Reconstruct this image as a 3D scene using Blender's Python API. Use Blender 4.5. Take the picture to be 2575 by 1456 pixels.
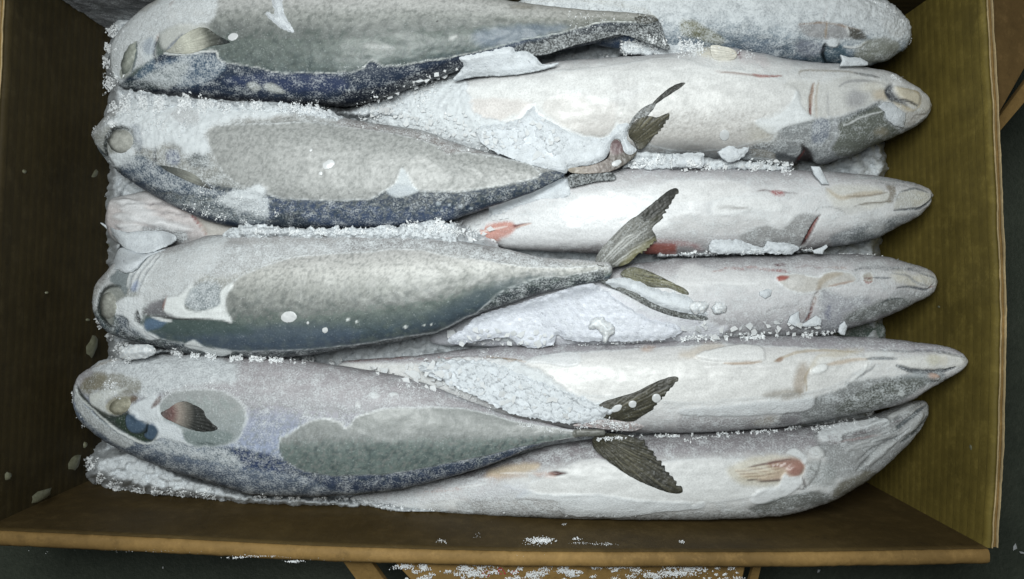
import bpy, math, numpy as np, time
T0=time.time()
sc=bpy.context.scene
for o in list(bpy.data.objects): bpy.data.objects.remove(o)
# ------------------------------------------------------------------ camera, light, exposure
HC=0.56; FP=2003.0; CX,CY=1287.5,728.0        # camera height over the fish plane, focal length in design pixels
cd=bpy.data.cameras.new("camera"); cam=bpy.data.objects.new("camera",cd); sc.collection.objects.link(cam)
cam.location=(0,0,HC); cd.sensor_width=36; cd.lens=36*FP/2575; cd.clip_start=.01; cd.clip_end=50
sc.camera=cam
w=bpy.data.worlds.new("World"); sc.world=w; w.use_nodes=True
w.node_tree.nodes["Background"].inputs[0].default_value=(0.80,0.95,1.0,1); w.node_tree.nodes["Background"].inputs[1].default_value=0.028
def lamp(name,loc,target,size,power,col,spread=math.pi):
    l=bpy.data.lights.new(name,'AREA'); l.shape='DISK'; l.size=size; l.energy=power; l.color=col; l.spread=spread
    o=bpy.data.objects.new(name,l); sc.collection.objects.link(o); o.location=loc
    from mathutils import Vector
    d=Vector(target)-Vector(loc); o.rotation_euler=d.to_track_quat('-Z','Y').to_euler()
lamp("overhead_lamp",(-0.06,0.12,0.66),(-0.01,0.03,0),0.28,2.8,(0.965,1.0,0.985),math.radians(122))
sc.view_settings.view_transform='Standard'; sc.view_settings.look='None'; sc.view_settings.exposure=0; sc.view_settings.gamma=1
sc.render.resolution_x=1024; sc.render.resolution_y=579
# ------------------------------------------------------------------ helpers
rng=np.random.default_rng(7)
def link(o): sc.collection.objects.link(o); return o
def tag(o,label=None,cat=None,group=None,kind=None):
    if label:o['label']=label
    if cat:o['category']=cat
    if group:o['group']=group
    if kind:o['kind']=kind
    return o
def empty(name,loc=(0,0,0)):
    o=bpy.data.objects.new(name,None); o.location=loc; o.empty_display_size=.02; return link(o)
def W(px,py,z):
    s=(HC-z)/FP; return (px-CX)*s, -(py-CY)*s, z
def proj(X,Y,Z):
    s=FP/(HC-Z); return X*s+CX, -Y*s+CY
ORG=[None]+[(a,b) for b in (0,479,967.5) for a in (0,862,1713)]
def C(i,*v):                                  # points read off the nine enlargements of the photograph
    a=np.array(v,float).reshape(-1,2)*.3356; a[:,0]+=ORG[i][0]; a[:,1]+=ORG[i][1]; return [tuple(p) for p in a]
def lin(c):
    c=np.array(c,float)/255.; return np.where(c<=.04045,c/12.92,((c+.055)/1.055)**2.4)
def ss(a,b,x):
    t=np.clip((x-a)/(b-a+1e-12),0,1); return t*t*(3-2*t)
_P=np.random.default_rng(3).permutation(512); _G=np.random.default_rng(4).uniform(-1,1,(512,2)); _G/=np.linalg.norm(_G,axis=1)[:,None]
def perlin(x,y,seed=0):
    xi=np.floor(x).astype(int); yi=np.floor(y).astype(int); xf=x-xi; yf=y-yi
    u=xf*xf*xf*(xf*(xf*6-15)+10); v=yf*yf*yf*(yf*(yf*6-15)+10)
    def g(a,b,fx,fy):
        h=_P[(_P[(a+seed*37)&511]+b)&511]; gg=_G[h]; return gg[...,0]*fx+gg[...,1]*fy
    n0=g(xi,yi,xf,yf)*(1-u)+g(xi+1,yi,xf-1,yf)*u; n1=g(xi,yi+1,xf,yf-1)*(1-u)+g(xi+1,yi+1,xf-1,yf-1)*u
    return (n0*(1-v)+n1*v)*1.5
def fbm(x,y,o=3,seed=0):
    r=0;a=1;t=0
    for i in range(o): r=r+a*perlin(x,y,seed+i*5); t+=a; a*=.5; x=x*2.03+3.1; y=y*2.03+1.7
    return r/t
def worley(x,y,seed=0):                       # F1, F2, cell id
    xi=np.floor(x).astype(int); yi=np.floor(y).astype(int)
    f1=np.full(x.shape,9.);f2=f1.copy();cid=np.zeros(x.shape,int)
    R=np.random.default_rng(seed+50).uniform(0,1,(512,2))
    for i in(-1,0,1):
        for j in(-1,0,1):
            h=_P[(_P[(xi+i+seed*11)&511]+yi+j)&511]; d=np.hypot(xi+i+R[h,0]-x,yi+j+R[h,1]-y)
            c=d<f1; f2=np.where(c,f1,np.minimum(f2,d)); cid=np.where(c,h,cid); f1=np.where(c,d,f1)
    return f1,f2,cid
def pchip(xp,yp,x):
    xp=np.array(xp,float);yp=np.array(yp,float);h=np.diff(xp);d=np.diff(yp)/h;m=np.zeros(len(xp))
    for i in range(1,len(xp)-1):
        if d[i-1]*d[i]>0:
            a=2*h[i]+h[i-1];b=h[i]+2*h[i-1];m[i]=(a+b)/(a/d[i-1]+b/d[i])
    m[0]=d[0];m[-1]=d[-1]
    i=np.clip(np.searchsorted(xp,x)-1,0,len(xp)-2);t=np.clip((x-xp[i])/h[i],0,1)
    return yp[i]*(2*t**3-3*t**2+1)+h[i]*m[i]*(t**3-2*t**2+t)+yp[i+1]*(3*t**2-2*t**3)+h[i]*m[i+1]*(t**3-t**2)
def spline(pts,closed=False,n=5):
    p=np.array(pts,float)
    if len(p)<3: return p
    q=np.vstack([p[-1],p,p[:2]]) if closed else np.vstack([2*p[0]-p[1],p,2*p[-1]-p[-2]])
    out=[]
    for i in range(1,len(q)-2):
        a,b,c,d=q[i-1:i+3]
        for k in range(n):
            t=k/n; out.append(.5*((2*b)+(-a+c)*t+(2*a-5*b+4*c-d)*t*t+(-a+3*b-3*c+d)*t**3))
    if not closed: out.append(q[-2])
    return np.array(out)
def pdist(px,py,pts,closed):
    d=np.full(px.shape,1e9);ins=np.zeros(px.shape,bool);n=len(pts);T=np.zeros(px.shape)
    L=n if closed else n-1
    for i in range(L):
        ax,ay=pts[i];bx,by=pts[(i+1)%n];vx,vy=bx-ax,by-ay;ll=vx*vx+vy*vy+1e-9
        t=np.clip(((px-ax)*vx+(py-ay)*vy)/ll,0,1);e=np.hypot(px-ax-vx*t,py-ay-vy*t)
        T=np.where(e<d,(i+t)/L,T);d=np.minimum(d,e)
        if closed:
            c=((ay>py)!=(by>py))&(px<(bx-ax)*(py-ay)/(by-ay+1e-12)+ax);ins^=c
    return (np.where(ins,d,-d) if closed else d),T
def mesh_from(name,V,F,mat,col=None,frost=None,smooth=True,parent=None,gloss=None):
    V=np.asarray(V,np.float32);F=np.asarray(F,np.int32);k=F.shape[1]
    me=bpy.data.meshes.new(name);me.vertices.add(len(V));me.vertices.foreach_set('co',V.ravel())
    me.loops.add(F.size);me.loops.foreach_set('vertex_index',F.ravel())
    me.polygons.add(len(F));me.polygons.foreach_set('loop_start',np.arange(0,F.size,k,dtype=np.int32))
    me.polygons.foreach_set('loop_total',np.full(len(F),k,np.int32))
    me.polygons.foreach_set('use_smooth',np.full(len(F),smooth,bool))
    me.update(calc_edges=True)
    if col is not None:
        lu=np.asarray(col)@np.array([.2126,.7152,.0722]);cc=np.asarray(col);st=(cc.max(1)-cc.min(1))/(cc.max(1)+1e-6);kk=np.where(cc[:,2]>cc[:,0]*1.05,.95,np.clip(.48+st*.7,.48,.68))[:,None];col=(cc*kk+lu[:,None]*(1-kk))*np.array([.965,.99,1.01])
        a=me.attributes.new('skin','FLOAT_COLOR','POINT');c=np.ones((len(V),4),np.float32);c[:,:3]=col;a.data.foreach_set('color',c.ravel())
        a=me.attributes.new('frost','FLOAT','POINT');a.data.foreach_set('value',np.asarray(frost,np.float32))
        g=np.zeros(len(V)) if gloss is None else gloss
        a=me.attributes.new('gloss','FLOAT','POINT');a.data.foreach_set('value',np.asarray(g,np.float32))
    if mat: me.materials.append(mat)
    o=bpy.data.objects.new(name,me);o.parent=parent;return link(o)
# ------------------------------------------------------------------ materials
def newmat(name):
    m=bpy.data.materials.new(name);m.use_nodes=True;nt=m.node_tree;return m,nt,nt.nodes,nt.links,nt.nodes['Principled BSDF']
def N(n,t,**k):
    a=n.new(t)
    for q,v in k.items():
        if q in a.inputs: a.inputs[q].default_value=v
        else: setattr(a,q,v)
    return a
def M(n,l,op,a,b=None,clamp=False):
    m=n.new('ShaderNodeMath');m.operation=op;m.use_clamp=clamp
    for i,v in enumerate((a,b)):
        if v is None: continue
        if isinstance(v,(int,float)): m.inputs[i].default_value=v
        else: l.new(v,m.inputs[i])
    return m.outputs[0]
def MIX(n,l,f,a,b,bt='MIX'):
    m=n.new('ShaderNodeMix');m.data_type='RGBA';m.blend_type=bt
    for s,v in((m.inputs[0],f),(m.inputs[6],a),(m.inputs[7],b)):
        if isinstance(v,(int,float)): s.default_value=v
        elif isinstance(v,tuple): s.default_value=v
        else: l.new(v,s)
    return m.outputs[2]
def skin_material():
    m,nt,n,l,b=newmat('frosted_skin')
    A=N(n,'ShaderNodeAttribute',attribute_name='skin');Fr=N(n,'ShaderNodeAttribute',attribute_name='frost');Gl=N(n,'ShaderNodeAttribute',attribute_name='gloss')
    tc=n.new('ShaderNodeTexCoord')
    n1=N(n,'ShaderNodeTexNoise',Scale=900.,Detail=3.,Roughness=.65);l.new(tc.outputs['Object'],n1.inputs['Vector'])
    n2=N(n,'ShaderNodeTexNoise',Scale=260.,Detail=4.,Roughness=.7);l.new(tc.outputs['Object'],n2.inputs['Vector'])
    # crystals: grain over a slower patchiness
    g=M(n,l,'ADD',M(n,l,'MULTIPLY',n1.outputs[0],.72),M(n,l,'MULTIPLY',n2.outputs[0],.28))
    thr=M(n,l,'ADD',M(n,l,'MULTIPLY',Fr.outputs['Fac'],-.42),.70)
    f=M(n,l,'ADD',M(n,l,'MULTIPLY',M(n,l,'SUBTRACT',g,thr),5.),.5,True)
    f=M(n,l,'MULTIPLY',f,M(n,l,'ADD',M(n,l,'MULTIPLY',Fr.outputs['Fac'],.52),.40))
    # skin mottling grain
    gm=M(n,l,'ADD',M(n,l,'MULTIPLY',n1.outputs[0],.75),.62)
    cm=n.new('ShaderNodeVectorMath');cm.operation='SCALE';l.new(A.outputs['Color'],cm.inputs[0]);l.new(gm,cm.inputs['Scale'])
    fw=MIX(n,l,n2.outputs[0],(.40,.435,.455,1),(.79,.83,.85,1))
    l.new(MIX(n,l,f,cm.outputs[0],fw),b.inputs['Base Color'])
    r=M(n,l,'ADD',M(n,l,'MULTIPLY',Gl.outputs['Fac'],-.30),.62);r=M(n,l,'ADD',M(n,l,'MULTIPLY',f,.25),r,True);l.new(r,b.inputs['Roughness'])
    b.inputs['Specular IOR Level'].default_value=.42
    l.new(M(n,l,'MULTIPLY',Gl.outputs['Fac'],.30,True),b.inputs['Coat Weight']);b.inputs['Coat Roughness'].default_value=.24;b.inputs['Coat IOR'].default_value=1.33
    n4=N(n,'ShaderNodeTexNoise',Scale=150.,Detail=3.,Roughness=.6);l.new(tc.outputs['Object'],n4.inputs['Vector'])
    cb=N(n,'ShaderNodeBump',Strength=.5,Distance=.0016);l.new(n4.outputs[0],cb.inputs['Height']);l.new(cb.outputs[0],b.inputs['Coat Normal'])
    h=M(n,l,'ADD',M(n,l,'MULTIPLY',n1.outputs[0],M(n,l,'ADD',M(n,l,'MULTIPLY',Fr.outputs['Fac'],1.1),.10)),M(n,l,'MULTIPLY',f,.7))
    bp=N(n,'ShaderNodeBump',Strength=.55,Distance=.0007);l.new(h,bp.inputs['Height']);l.new(bp.outputs[0],b.inputs['Normal'])
    return m
SKIN=skin_material()
def ice_material(name,c1,c2,scale=420.,sub=.0,rough=.55,bump=.5):
    m,nt,n,l,b=newmat(name);tc=n.new('ShaderNodeTexCoord')
    n1=N(n,'ShaderNodeTexNoise',Scale=scale,Detail=5.,Roughness=.7);l.new(tc.outputs['Object'],n1.inputs['Vector'])
    oi=n.new('ShaderNodeObjectInfo')
    l.new(MIX(n,l,M(n,l,'MULTIPLY',M(n,l,'SUBTRACT',n1.outputs[0],.3),2.4,True),c1+(1,),c2+(1,)),b.inputs['Base Color'])
    b.inputs['Roughness'].default_value=rough;b.inputs['Specular IOR Level'].default_value=.4
    if sub:
        b.inputs['Subsurface Weight'].default_value=sub;b.inputs['Subsurface Radius'].default_value=(.9,1,1.1);b.inputs['Subsurface Scale'].default_value=.002
    bp=N(n,'ShaderNodeBump',Strength=bump,Distance=.0006);l.new(n1.outputs[0],bp.inputs['Height']);l.new(bp.outputs[0],b.inputs['Normal'])
    return m
ICE=ice_material('white_ice',(.50,.54,.57),(.80,.82,.83),rough=.34,sub=.35)
SNOW=ice_material('frost_grain',(.62,.65,.67),(.84,.86,.87),900.,rough=.32)
def card_material(name,inner,lines=True,axis='Z',dirt=1.):
    m,nt,n,l,b=newmat(name);tc=n.new('ShaderNodeTexCoord');sx=n.new('ShaderNodeSeparateXYZ');l.new(tc.outputs['Object'],sx.inputs[0])
    n1=N(n,'ShaderNodeTexNoise',Scale=9.,Detail=6.,Roughness=.65);l.new(tc.outputs['Object'],n1.inputs['Vector'])
    mp=N(n,'ShaderNodeMapping');mp.inputs['Scale'].default_value=(500,500,90);l.new(tc.outputs['Object'],mp.inputs['Vector'])
    n2=N(n,'ShaderNodeTexNoise',Scale=1.,Detail=4.,Roughness=.7);l.new(mp.outputs[0],n2.inputs['Vector'])
    c=MIX(n,l,M(n,l,'MULTIPLY',M(n,l,'SUBTRACT',n1.outputs[0],.3),2.4,True),tuple(x*.55 for x in inner)+(1,),tuple(min(1,x*1.35) for x in inner)+(1,))
    n5=N(n,'ShaderNodeTexNoise',Scale=75.,Detail=7.,Roughness=.75);l.new(tc.outputs['Object'],n5.inputs['Vector'])
    c=MIX(n,l,M(n,l,'MULTIPLY',M(n,l,'SUBTRACT',n5.outputs[0],.50),3.2,True),c,tuple(min(1,x*1.7+.01) for x in inner)+(1,))
    c=MIX(n,l,M(n,l,'MULTIPLY',M(n,l,'SUBTRACT',.44,n5.outputs[0]),5.,True),c,tuple(x*.45 for x in inner)+(1,))
    c=MIX(n,l,M(n,l,'MULTIPLY',n2.outputs[0],.5),c,tuple(x*.55 for x in inner)+(1,))
    hsrc=n2.outputs[0]
    if lines:
        # print of the corrugations: thin broken darker lines, one each flute
        z=M(n,l,'MULTIPLY',sx.outputs[axis],118.);fr=M(n,l,'FRACT',z);d=M(n,l,'ABSOLUTE',M(n,l,'SUBTRACT',fr,.5))
        n3=N(n,'ShaderNodeTexNoise',Scale=300.,Detail=2.);l.new(tc.outputs['Object'],n3.inputs['Vector'])
        lm=M(n,l,'SUBTRACT',1.,M(n,l,'MULTIPLY',d,22.),True);lm=M(n,l,'MULTIPLY',lm,M(n,l,'MULTIPLY',M(n,l,'SUBTRACT',n3.outputs[0],.36),3.2,True))
        c=MIX(n,l,M(n,l,'MULTIPLY',lm,.9),c,tuple(x*.12 for x in inner)+(1,))
        hsrc=M(n,l,'ADD',M(n,l,'MULTIPLY',M(n,l,'COSINE',M(n,l,'MULTIPLY',z,6.2832)),.5),M(n,l,'MULTIPLY',n2.outputs[0],.6))
    l.new(c,b.inputs['Base Color']);b.inputs['Roughness'].default_value=.72;b.inputs['Specular IOR Level'].default_value=.25
    bp=N(n,'ShaderNodeBump',Strength=.25,Distance=.0006);l.new(hsrc,bp.inputs['Height']);l.new(bp.outputs[0],b.inputs['Normal'])
    return m
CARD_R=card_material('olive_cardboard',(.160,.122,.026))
CARD_L=card_material('shaded_cardboard',(.040,.029,.009))  # same cardboard as the right wall, shade painted into the darker brown
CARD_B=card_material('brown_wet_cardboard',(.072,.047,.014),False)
CARD_O=card_material('golden_cardboard',(.25,.155,.053),False)
CARD_E=card_material('pale_torn_edge',(.46,.36,.20),False)
# ------------------------------------------------------------------ surface painter
class Cv:
    def __init__(s,px,py,base,frost=.2,gloss=.3,seed=0):
        s.px,s.py=px,py;n=px.shape
        s.col=np.broadcast_to(np.array(base,float),n+(3,)).copy();s.fr=np.full(n,float(frost));s.gl=np.full(n,float(gloss));s.h=np.zeros(n)
        s.wx=fbm(px/28,py/28,3,seed+1);s.wy=fbm(px/28,py/28,3,seed+9);s.nx=fbm(px/7,py/7,2,seed+21)
    def _box(s,pts,pad):
        p=np.array(pts);a=p.min(0)-pad;b=p.max(0)+pad
        return (s.px>a[0])&(s.px<b[0])&(s.py>a[1])&(s.py<b[1])
    def _app(s,q,m,col,a,frost,gloss,h):
        if col is not None:
            c=lin(col);s.col[q]=s.col[q]*(1-(m*a)[:,None])+c*(m*a)[:,None]
        if frost is not None: s.fr[q]=s.fr[q]*(1-m)+frost*m
        if gloss is not None: s.gl[q]=s.gl[q]*(1-m)+gloss*m
        if h: s.h[q]+=h*m
    def poly(s,pts,col=None,a=1,fe=6,frost=None,gloss=None,h=0,warp=6,rim=0,rimh=.0005,rc=(222,226,226),smooth=True,rw=2.6,breakup=0):
        P=spline(pts,True,4) if smooth else np.array(pts,float);q=s._box(P,fe+warp+6)
        if not q.any(): return
        x=s.px[q]+s.wx[q]*warp;y=s.py[q]+s.wy[q]*warp;d,_=pdist(x,y,P,True)
        if breakup: d=d+s.nx[q]*breakup
        s._app(q,ss(-fe,fe,d),col,a,frost,gloss,h)
        if rim:
            r=np.exp(-(d/rw)**2)*rim*np.clip(.75+s.nx[q]*.8,0,1);s._app(q,r,rc,1,None,None,rimh)
    def stroke(s,pts,wd,col=None,a=1,fe=2.5,frost=None,gloss=None,h=0,warp=3,taper=True,br=0):
        P=spline(pts,False,5);q=s._box(P,wd+fe+warp+2)
        if not q.any(): return
        x=s.px[q]+s.wx[q]*warp;y=s.py[q]+s.wy[q]*warp;d,t=pdist(x,y,P,False)
        w=wd/2*(np.sin(np.pi*np.clip(t,.03,.97))**.5 if taper else 1)
        m=1-ss(w-fe*.5,w+fe,d)
        if br: m=m*np.clip(.6+s.nx[q]*br,0,1)
        s._app(q,m,col,a,frost,gloss,h)
    def blob(s,cx,cy,rx,ry,ang=0,col=None,a=1,fe=.35,frost=None,gloss=None,h=0,warp=4,rim=0):
        q=(abs(s.px-cx)<max(rx,ry)*1.6+8)&(abs(s.py-cy)<max(rx,ry)*1.6+8)
        if not q.any(): return
        c,sn=math.cos(math.radians(ang)),math.sin(math.radians(ang));x=s.px[q]-cx+s.wx[q]*warp;y=s.py[q]-cy+s.wy[q]*warp
        r=np.hypot((x*c+y*sn)/rx,(-x*sn+y*c)/ry);s._app(q,1-ss(1-fe,1+fe,r),col,a,frost,gloss,h)
        if rim: s._app(q,np.exp(-((r-1)*min(rx,ry)/2.6)**2)*rim,(224,227,226),1,None,None,.0005)
def ramp(v,st):
    xs=[a for a,_ in st];cs=np.array([lin(c) for _,c in st]);return np.stack([np.interp(v,xs,cs[:,i]) for i in range(3)],-1)
# ------------------------------------------------------------------ top height map
GS=4.0;GW,GH=int(2700/GS),int(1620/GS);HM=np.full((GH,GW),-.058)
def hm_add(px,py,z):
    i=((py+80)/GS).astype(int);j=((px+60)/GS).astype(int);k=(i>=0)&(i<GH)&(j>=0)&(j<GW);np.maximum.at(HM,(i[k],j[k]),z[k])
def blur(a,r):
    k=np.exp(-.5*(np.arange(-3*r,3*r+1)/r)**2);k/=k.sum()
    p=np.pad(a,((3*r,3*r),(0,0)),'edge');b=sum(k[i]*p[i:i+a.shape[0]] for i in range(len(k)))
    p=np.pad(b,((0,0),(3*r,3*r)),'edge');return sum(k[i]*p[:,i:i+a.shape[1]] for i in range(len(k)))
def hsample(A,px,py):
    x=np.clip((px+60)/GS-.5,0,GW-1.01);y=np.clip((py+80)/GS-.5,0,GH-1.01);i=y.astype(int);j=x.astype(int);u=x-j;v=y-i
    return A[i,j]*(1-u)*(1-v)+A[i,j+1]*u*(1-v)+A[i+1,j]*(1-u)*v+A[i+1,j+1]*u*v
def dil(a,r,f=np.maximum):
    for ax in (0,1):
        b=a.copy()
        for k in range(1,r+1): b=f(b,f(np.roll(a,k,ax),np.roll(a,-k,ax)))
        a=b
    return a
def closed(r=13): return np.maximum(blur(dil(dil(HM,r),r,np.minimum),3),blur(HM,2))
# ------------------------------------------------------------------ fish
def fish_body(root,up,lo,zc,k,paint,r0=26,r1=26,top=140,step=2.8,flat=.86,lump=.0008,seed=0,bz=None):
    ux=[p[0] for p in up];x0,x1=min(ux),max(ux)
    up=sorted(up);lo=sorted(lo)
    n=int((x1-x0)/step);s=np.linspace(0,1,n);wv=s-.55*np.sin(2*np.pi*s)/(2*np.pi);x=x0+(x1-x0)*wv
    yu=pchip(*zip(*up),x);yl=pchip(*zip(*lo),x)
    z=pchip(*zip(*sorted(zc)),x);cy=(yu+yl)/2;hw=(yl-yu)/2
    e=np.ones(n)
    for d,r in((x-x0,r0),(x1-x,r1)):
        t=np.clip(d/r,0.0015,1);e*=np.sqrt(1-(1-t)**2)
    hw=hw*e;a=hw*(HC-z)/FP;b=a*k
    if bz: b=b*pchip(*zip(*sorted(bz)),x)
    cxw,cyw,_=W(x,cy,z)
    th=np.concatenate([np.linspace(-.12*np.pi,1.12*np.pi,top,endpoint=False),np.linspace(1.12*np.pi,1.88*np.pi,18,endpoint=False)])
    ct,st=np.cos(th),np.sin(th);m=len(th)
    X=np.repeat(cxw[:,None],m,1);Y=cyw[:,None]+a[:,None]*(np.sign(ct)*abs(ct)**flat)[None];Z=z[:,None]+b[:,None]*(np.sign(st)*abs(st)**flat)[None]
    P=np.stack([X,Y,Z],-1)
    du=np.gradient(P,axis=0);dv=np.roll(P,-1,1)-np.roll(P,1,1);nm=np.cross(du,dv);nm/=np.linalg.norm(nm,axis=-1,keepdims=True)+1e-12
    if nm[n//2,top//2,2]<0: nm=-nm
    px,py=proj(X,Y,Z);px=px.ravel();py=py.ravel()
    v=np.repeat(((1-ct)/2)[None],n,0).ravel()      # 0 = upper contour ... 1 = lower contour in the picture
    u=np.repeat(((x-x0)/(x1-x0))[:,None],m,1).ravel()
    cv=Cv(px,py,(.5,.5,.5),seed=seed);cv.v=v;cv.u=u
    paint(cv)
    n1=fbm(px/60,py/42,4,seed+31)*lump*1.25
    pt=fbm(px/34,py/22,4,seed+91);cv.fr=np.where(cv.fr>.2,cv.fr+pt*.34*np.clip(1.25-cv.fr,0,1)*1.3,cv.fr);sc2=fbm(px/2.6,py/9,2,seed+95)*.10+fbm(px/70,py/9,3,seed+97)*.12;cv.col*=(1+sc2)[:,None]
    fr=np.clip(cv.fr,0,1);n2=fbm(px/6.5,py/6.5,2,seed+41)*.0007*fr**1.5+np.clip(fbm(px/16,py/16,3,seed+45),-.2,1)*.0016*ss(.45,1,fr)
    d=(n1+n2+cv.h).reshape(n,m)*np.repeat(e[:,None]*.9+.1,m,1)
    P=P+nm*d[...,None];X,Y,Z=P[...,0].ravel(),P[...,1].ravel(),P[...,2].ravel()
    px,py=proj(X,Y,Z);hm_add(px,py,Z)
    for Q in ((P[1:]+P[:-1])/2,(P[:,1:]+P[:,:-1])/2,(P[1:,1:]+P[:-1,:-1])/2):
        qx,qy=proj(Q[...,0].ravel(),Q[...,1].ravel(),Q[...,2].ravel());hm_add(qx,qy,Q[...,2].ravel())
    ii,jj=np.meshgrid(np.arange(n-1),np.arange(m),indexing='ij');j2=(jj+1)%m
    F=np.stack([ii*m+jj,(ii+1)*m+jj,(ii+1)*m+j2,ii*m+j2],-1).reshape(-1,4)
    V=P.reshape(-1,3)
    # closing caps
    V=np.vstack([V,P[0].mean(0),P[-1].mean(0)]);c0=len(V)-2
    j=np.arange(m);F=np.vstack([F,np.stack([np.full(m,c0),j,(j+1)%m,(j+1)%m],-1)[:,:4][:0]])
    col=np.vstack([cv.col,cv.col[:1],cv.col[-1:]]);f=np.append(fr,[fr[0],fr[-1]]);g=np.append(cv.gl,[.2,.2])
    V=V[:-2];col=col[:-2];f=f[:-2];g=g[:-2]
    # orientation check
    a0,b0,c1=V[F[len(F)//3]][:3];
    fi=(n//2)*m+top//2;q=V[F[fi]];nn=np.cross(q[1]-q[0],q[2]-q[0])
    if nn[2]<0: F=F[:,::-1]
    return mesh_from('body',V-np.array(root.location),F,SKIN,np.clip(col,.004,.9),f,gloss=g,parent=root)
def sheet(name,pts,mat,paint=None,off=.0012,thick=.0012,dome=.0008,dr=9,step=2.5,hmap=None,parent=None,warp=2.5,smooth=True,seed=0,lift=None,rough=.0003,holes=0,cells=0,cellh=.0016,sink=0):
    """a thin piece that lies over what is under it: real thickness, rounded edge"""
    P=spline(pts,True,4) if smooth else np.array(pts,float)
    a=P.min(0)-6;b=P.max(0)+6;gx=np.arange(a[0],b[0],step);gy=np.arange(a[1],b[1],step);px,py=np.meshgrid(gx,gy)
    wx=fbm(px/14,py/14,3,seed+3)*warp;wy=fbm(px/14,py/14,3,seed+8)*warp
    d,_=pdist(px+wx,py+wy,P,True);gyy,gxx=np.gradient(d,step);gl=np.hypot(gxx,gyy)+1e-6
    ok=d>-1.3*step;o=ok&(d<0);px=px.copy();py=py.copy();px[o]-=(gxx/gl*d)[o];py[o]-=(gyy/gl*d)[o];d2=np.maximum(d,0)
    A=HB if hmap is None else hmap
    z=hsample(A,px,py)+off+dome*(1-np.exp(-d2/dr))+fbm(px/11,py/11,3,seed+13)*rough
    if lift is not None: z=z+lift(px,py)
    if sink: z=z-(1-ss(0,13,d2))*sink*(1+.8*fbm(px/12,py/12,3,seed+19))
    crk=None
    if cells:
        f1,f2,ci=worley(px/cells+fbm(px/15,py/15,2,1)*.35,py/(cells*.85)+fbm(px/15,py/15,2,4)*.35,seed)
        r1=((ci*7919)%101)/101.;r2=((ci*104729)%97)/97.-.5;r3=((ci*1299709)%89)/89.-.5;m=ss(0,14,d2)
        e=1-ss(.01,.08,f2-f1);crk=e*m;z=z+m*((r1-.4)*cellh+(r2*np.sin(px/cells*2)+r3*np.cos(py/cells*2))*cellh*.5-e*.0007)
    idx=np.full(ok.shape,-1);idx[ok]=np.arange(ok.sum());nv=ok.sum()
    q=ok[:-1,:-1]&ok[1:,:-1]&ok[1:,1:]&ok[:-1,1:]
    F=np.stack([idx[:-1,:-1][q],idx[1:,:-1][q],idx[1:,1:][q],idx[:-1,1:][q]],-1)
    if len(F)==0: return None
    pxo,pyo,zo=px[ok],py[ok],z[ok];X,Y,_=W(pxo,pyo,zo)
    top=np.stack([X,Y,zo],-1);bot=top.copy();bot[:,2]-=thick
    # boundary edges
    E=np.concatenate([F[:,[0,1]],F[:,[1,2]],F[:,[2,3]],F[:,[3,0]]]);key=E[:,0]*(nv+1)+E[:,1];rk=E[:,1]*(nv+1)+E[:,0]
    B=E[~np.isin(key,rk)]
    side=np.stack([B[:,1],B[:,0],B[:,0]+nv,B[:,1]+nv],-1)
    V=np.vstack([top,bot]);FF=np.vstack([F,F[:,::-1]+nv,side])
    col=fr=gg=None
    if paint is not None:
        cv=Cv(pxo,pyo,(.5,.5,.5),seed=seed);cv.d=d2[ok];paint(cv)
        if crk is not None: cv.col*=(1-.55*crk[ok])[:,None];cv.fr*=(1-.5*crk[ok])
        V[:nv,2]+=cv.h
        col=np.vstack([cv.col,cv.col]);fr=np.append(cv.fr,cv.fr);gg=np.append(cv.gl,cv.gl)
    loc=np.array(parent.location) if parent else np.array(W(P[:,0].mean(),P[:,1].mean(),float(zo.mean())))
    ob=mesh_from(name,V-loc,FF,mat,np.clip(col,.004,.9) if col is not None else None,fr,gloss=gg,parent=parent)
    if parent is None: ob.location=loc
    hm_add(pxo,pyo,zo);return ob
# ------------------------------------------------------------------ the fish, lowest first
def mottle(c,a,lo,hi,sc=9,seed=0,col=(120,124,118)):
    n=fbm(c.px/sc,c.py/(sc*.8),2,seed+60);m=ss(.02,.30,n)*ss(lo-.08,lo+.05,c.v)*(1-ss(hi-.05,hi+.08,c.v))*min(1,a*1.5)
    c.col=c.col*(1-m[:,None])+lin(col)*m[:,None]
def streaks(c,a,seed=0,fx=3.2,fy=16,rng_v=(0,1)):
    n=fbm(c.px/fx,c.py/fy,3,seed+70);k=ss(rng_v[0],rng_v[0]+.15,c.v)*(1-ss(rng_v[1]-.1,rng_v[1],c.v))
    c.col*=np.clip(1+n*a*k,.4,1.7)[:,None]
def bars(c,a,lo,hi,seed=0,wl=15,x0=0):
    n=np.sin(c.px/wl*2*np.pi/1.6+fbm(c.px/60,c.py/26,3,seed+66)*7)+.8*fbm(c.px/12,c.py/12,2,seed+67);m=ss(.2,1.1,n)*ss(lo-.08,lo+.08,c.v)*(1-ss(hi-.05,hi+.06,c.v))*a*(c.px>x0)
    c.col=c.col*(1-m[:,None])+lin((46,58,62))*m[:,None]
def clouds(c,a,seed=0,sc=50):
    c.col*=np.clip(1+fbm(c.px/sc,c.py/(sc*.6),4,seed+80)*a,.5,1.6)[:,None]
def mk(label,cx,cy,z=0.):
    r=empty('frozen_mackerel',tuple(float(q) for q in W(cx,cy,z)));tag(r,label,'fish');r['group']='frozen mackerel packed in the carton';return r
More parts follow.
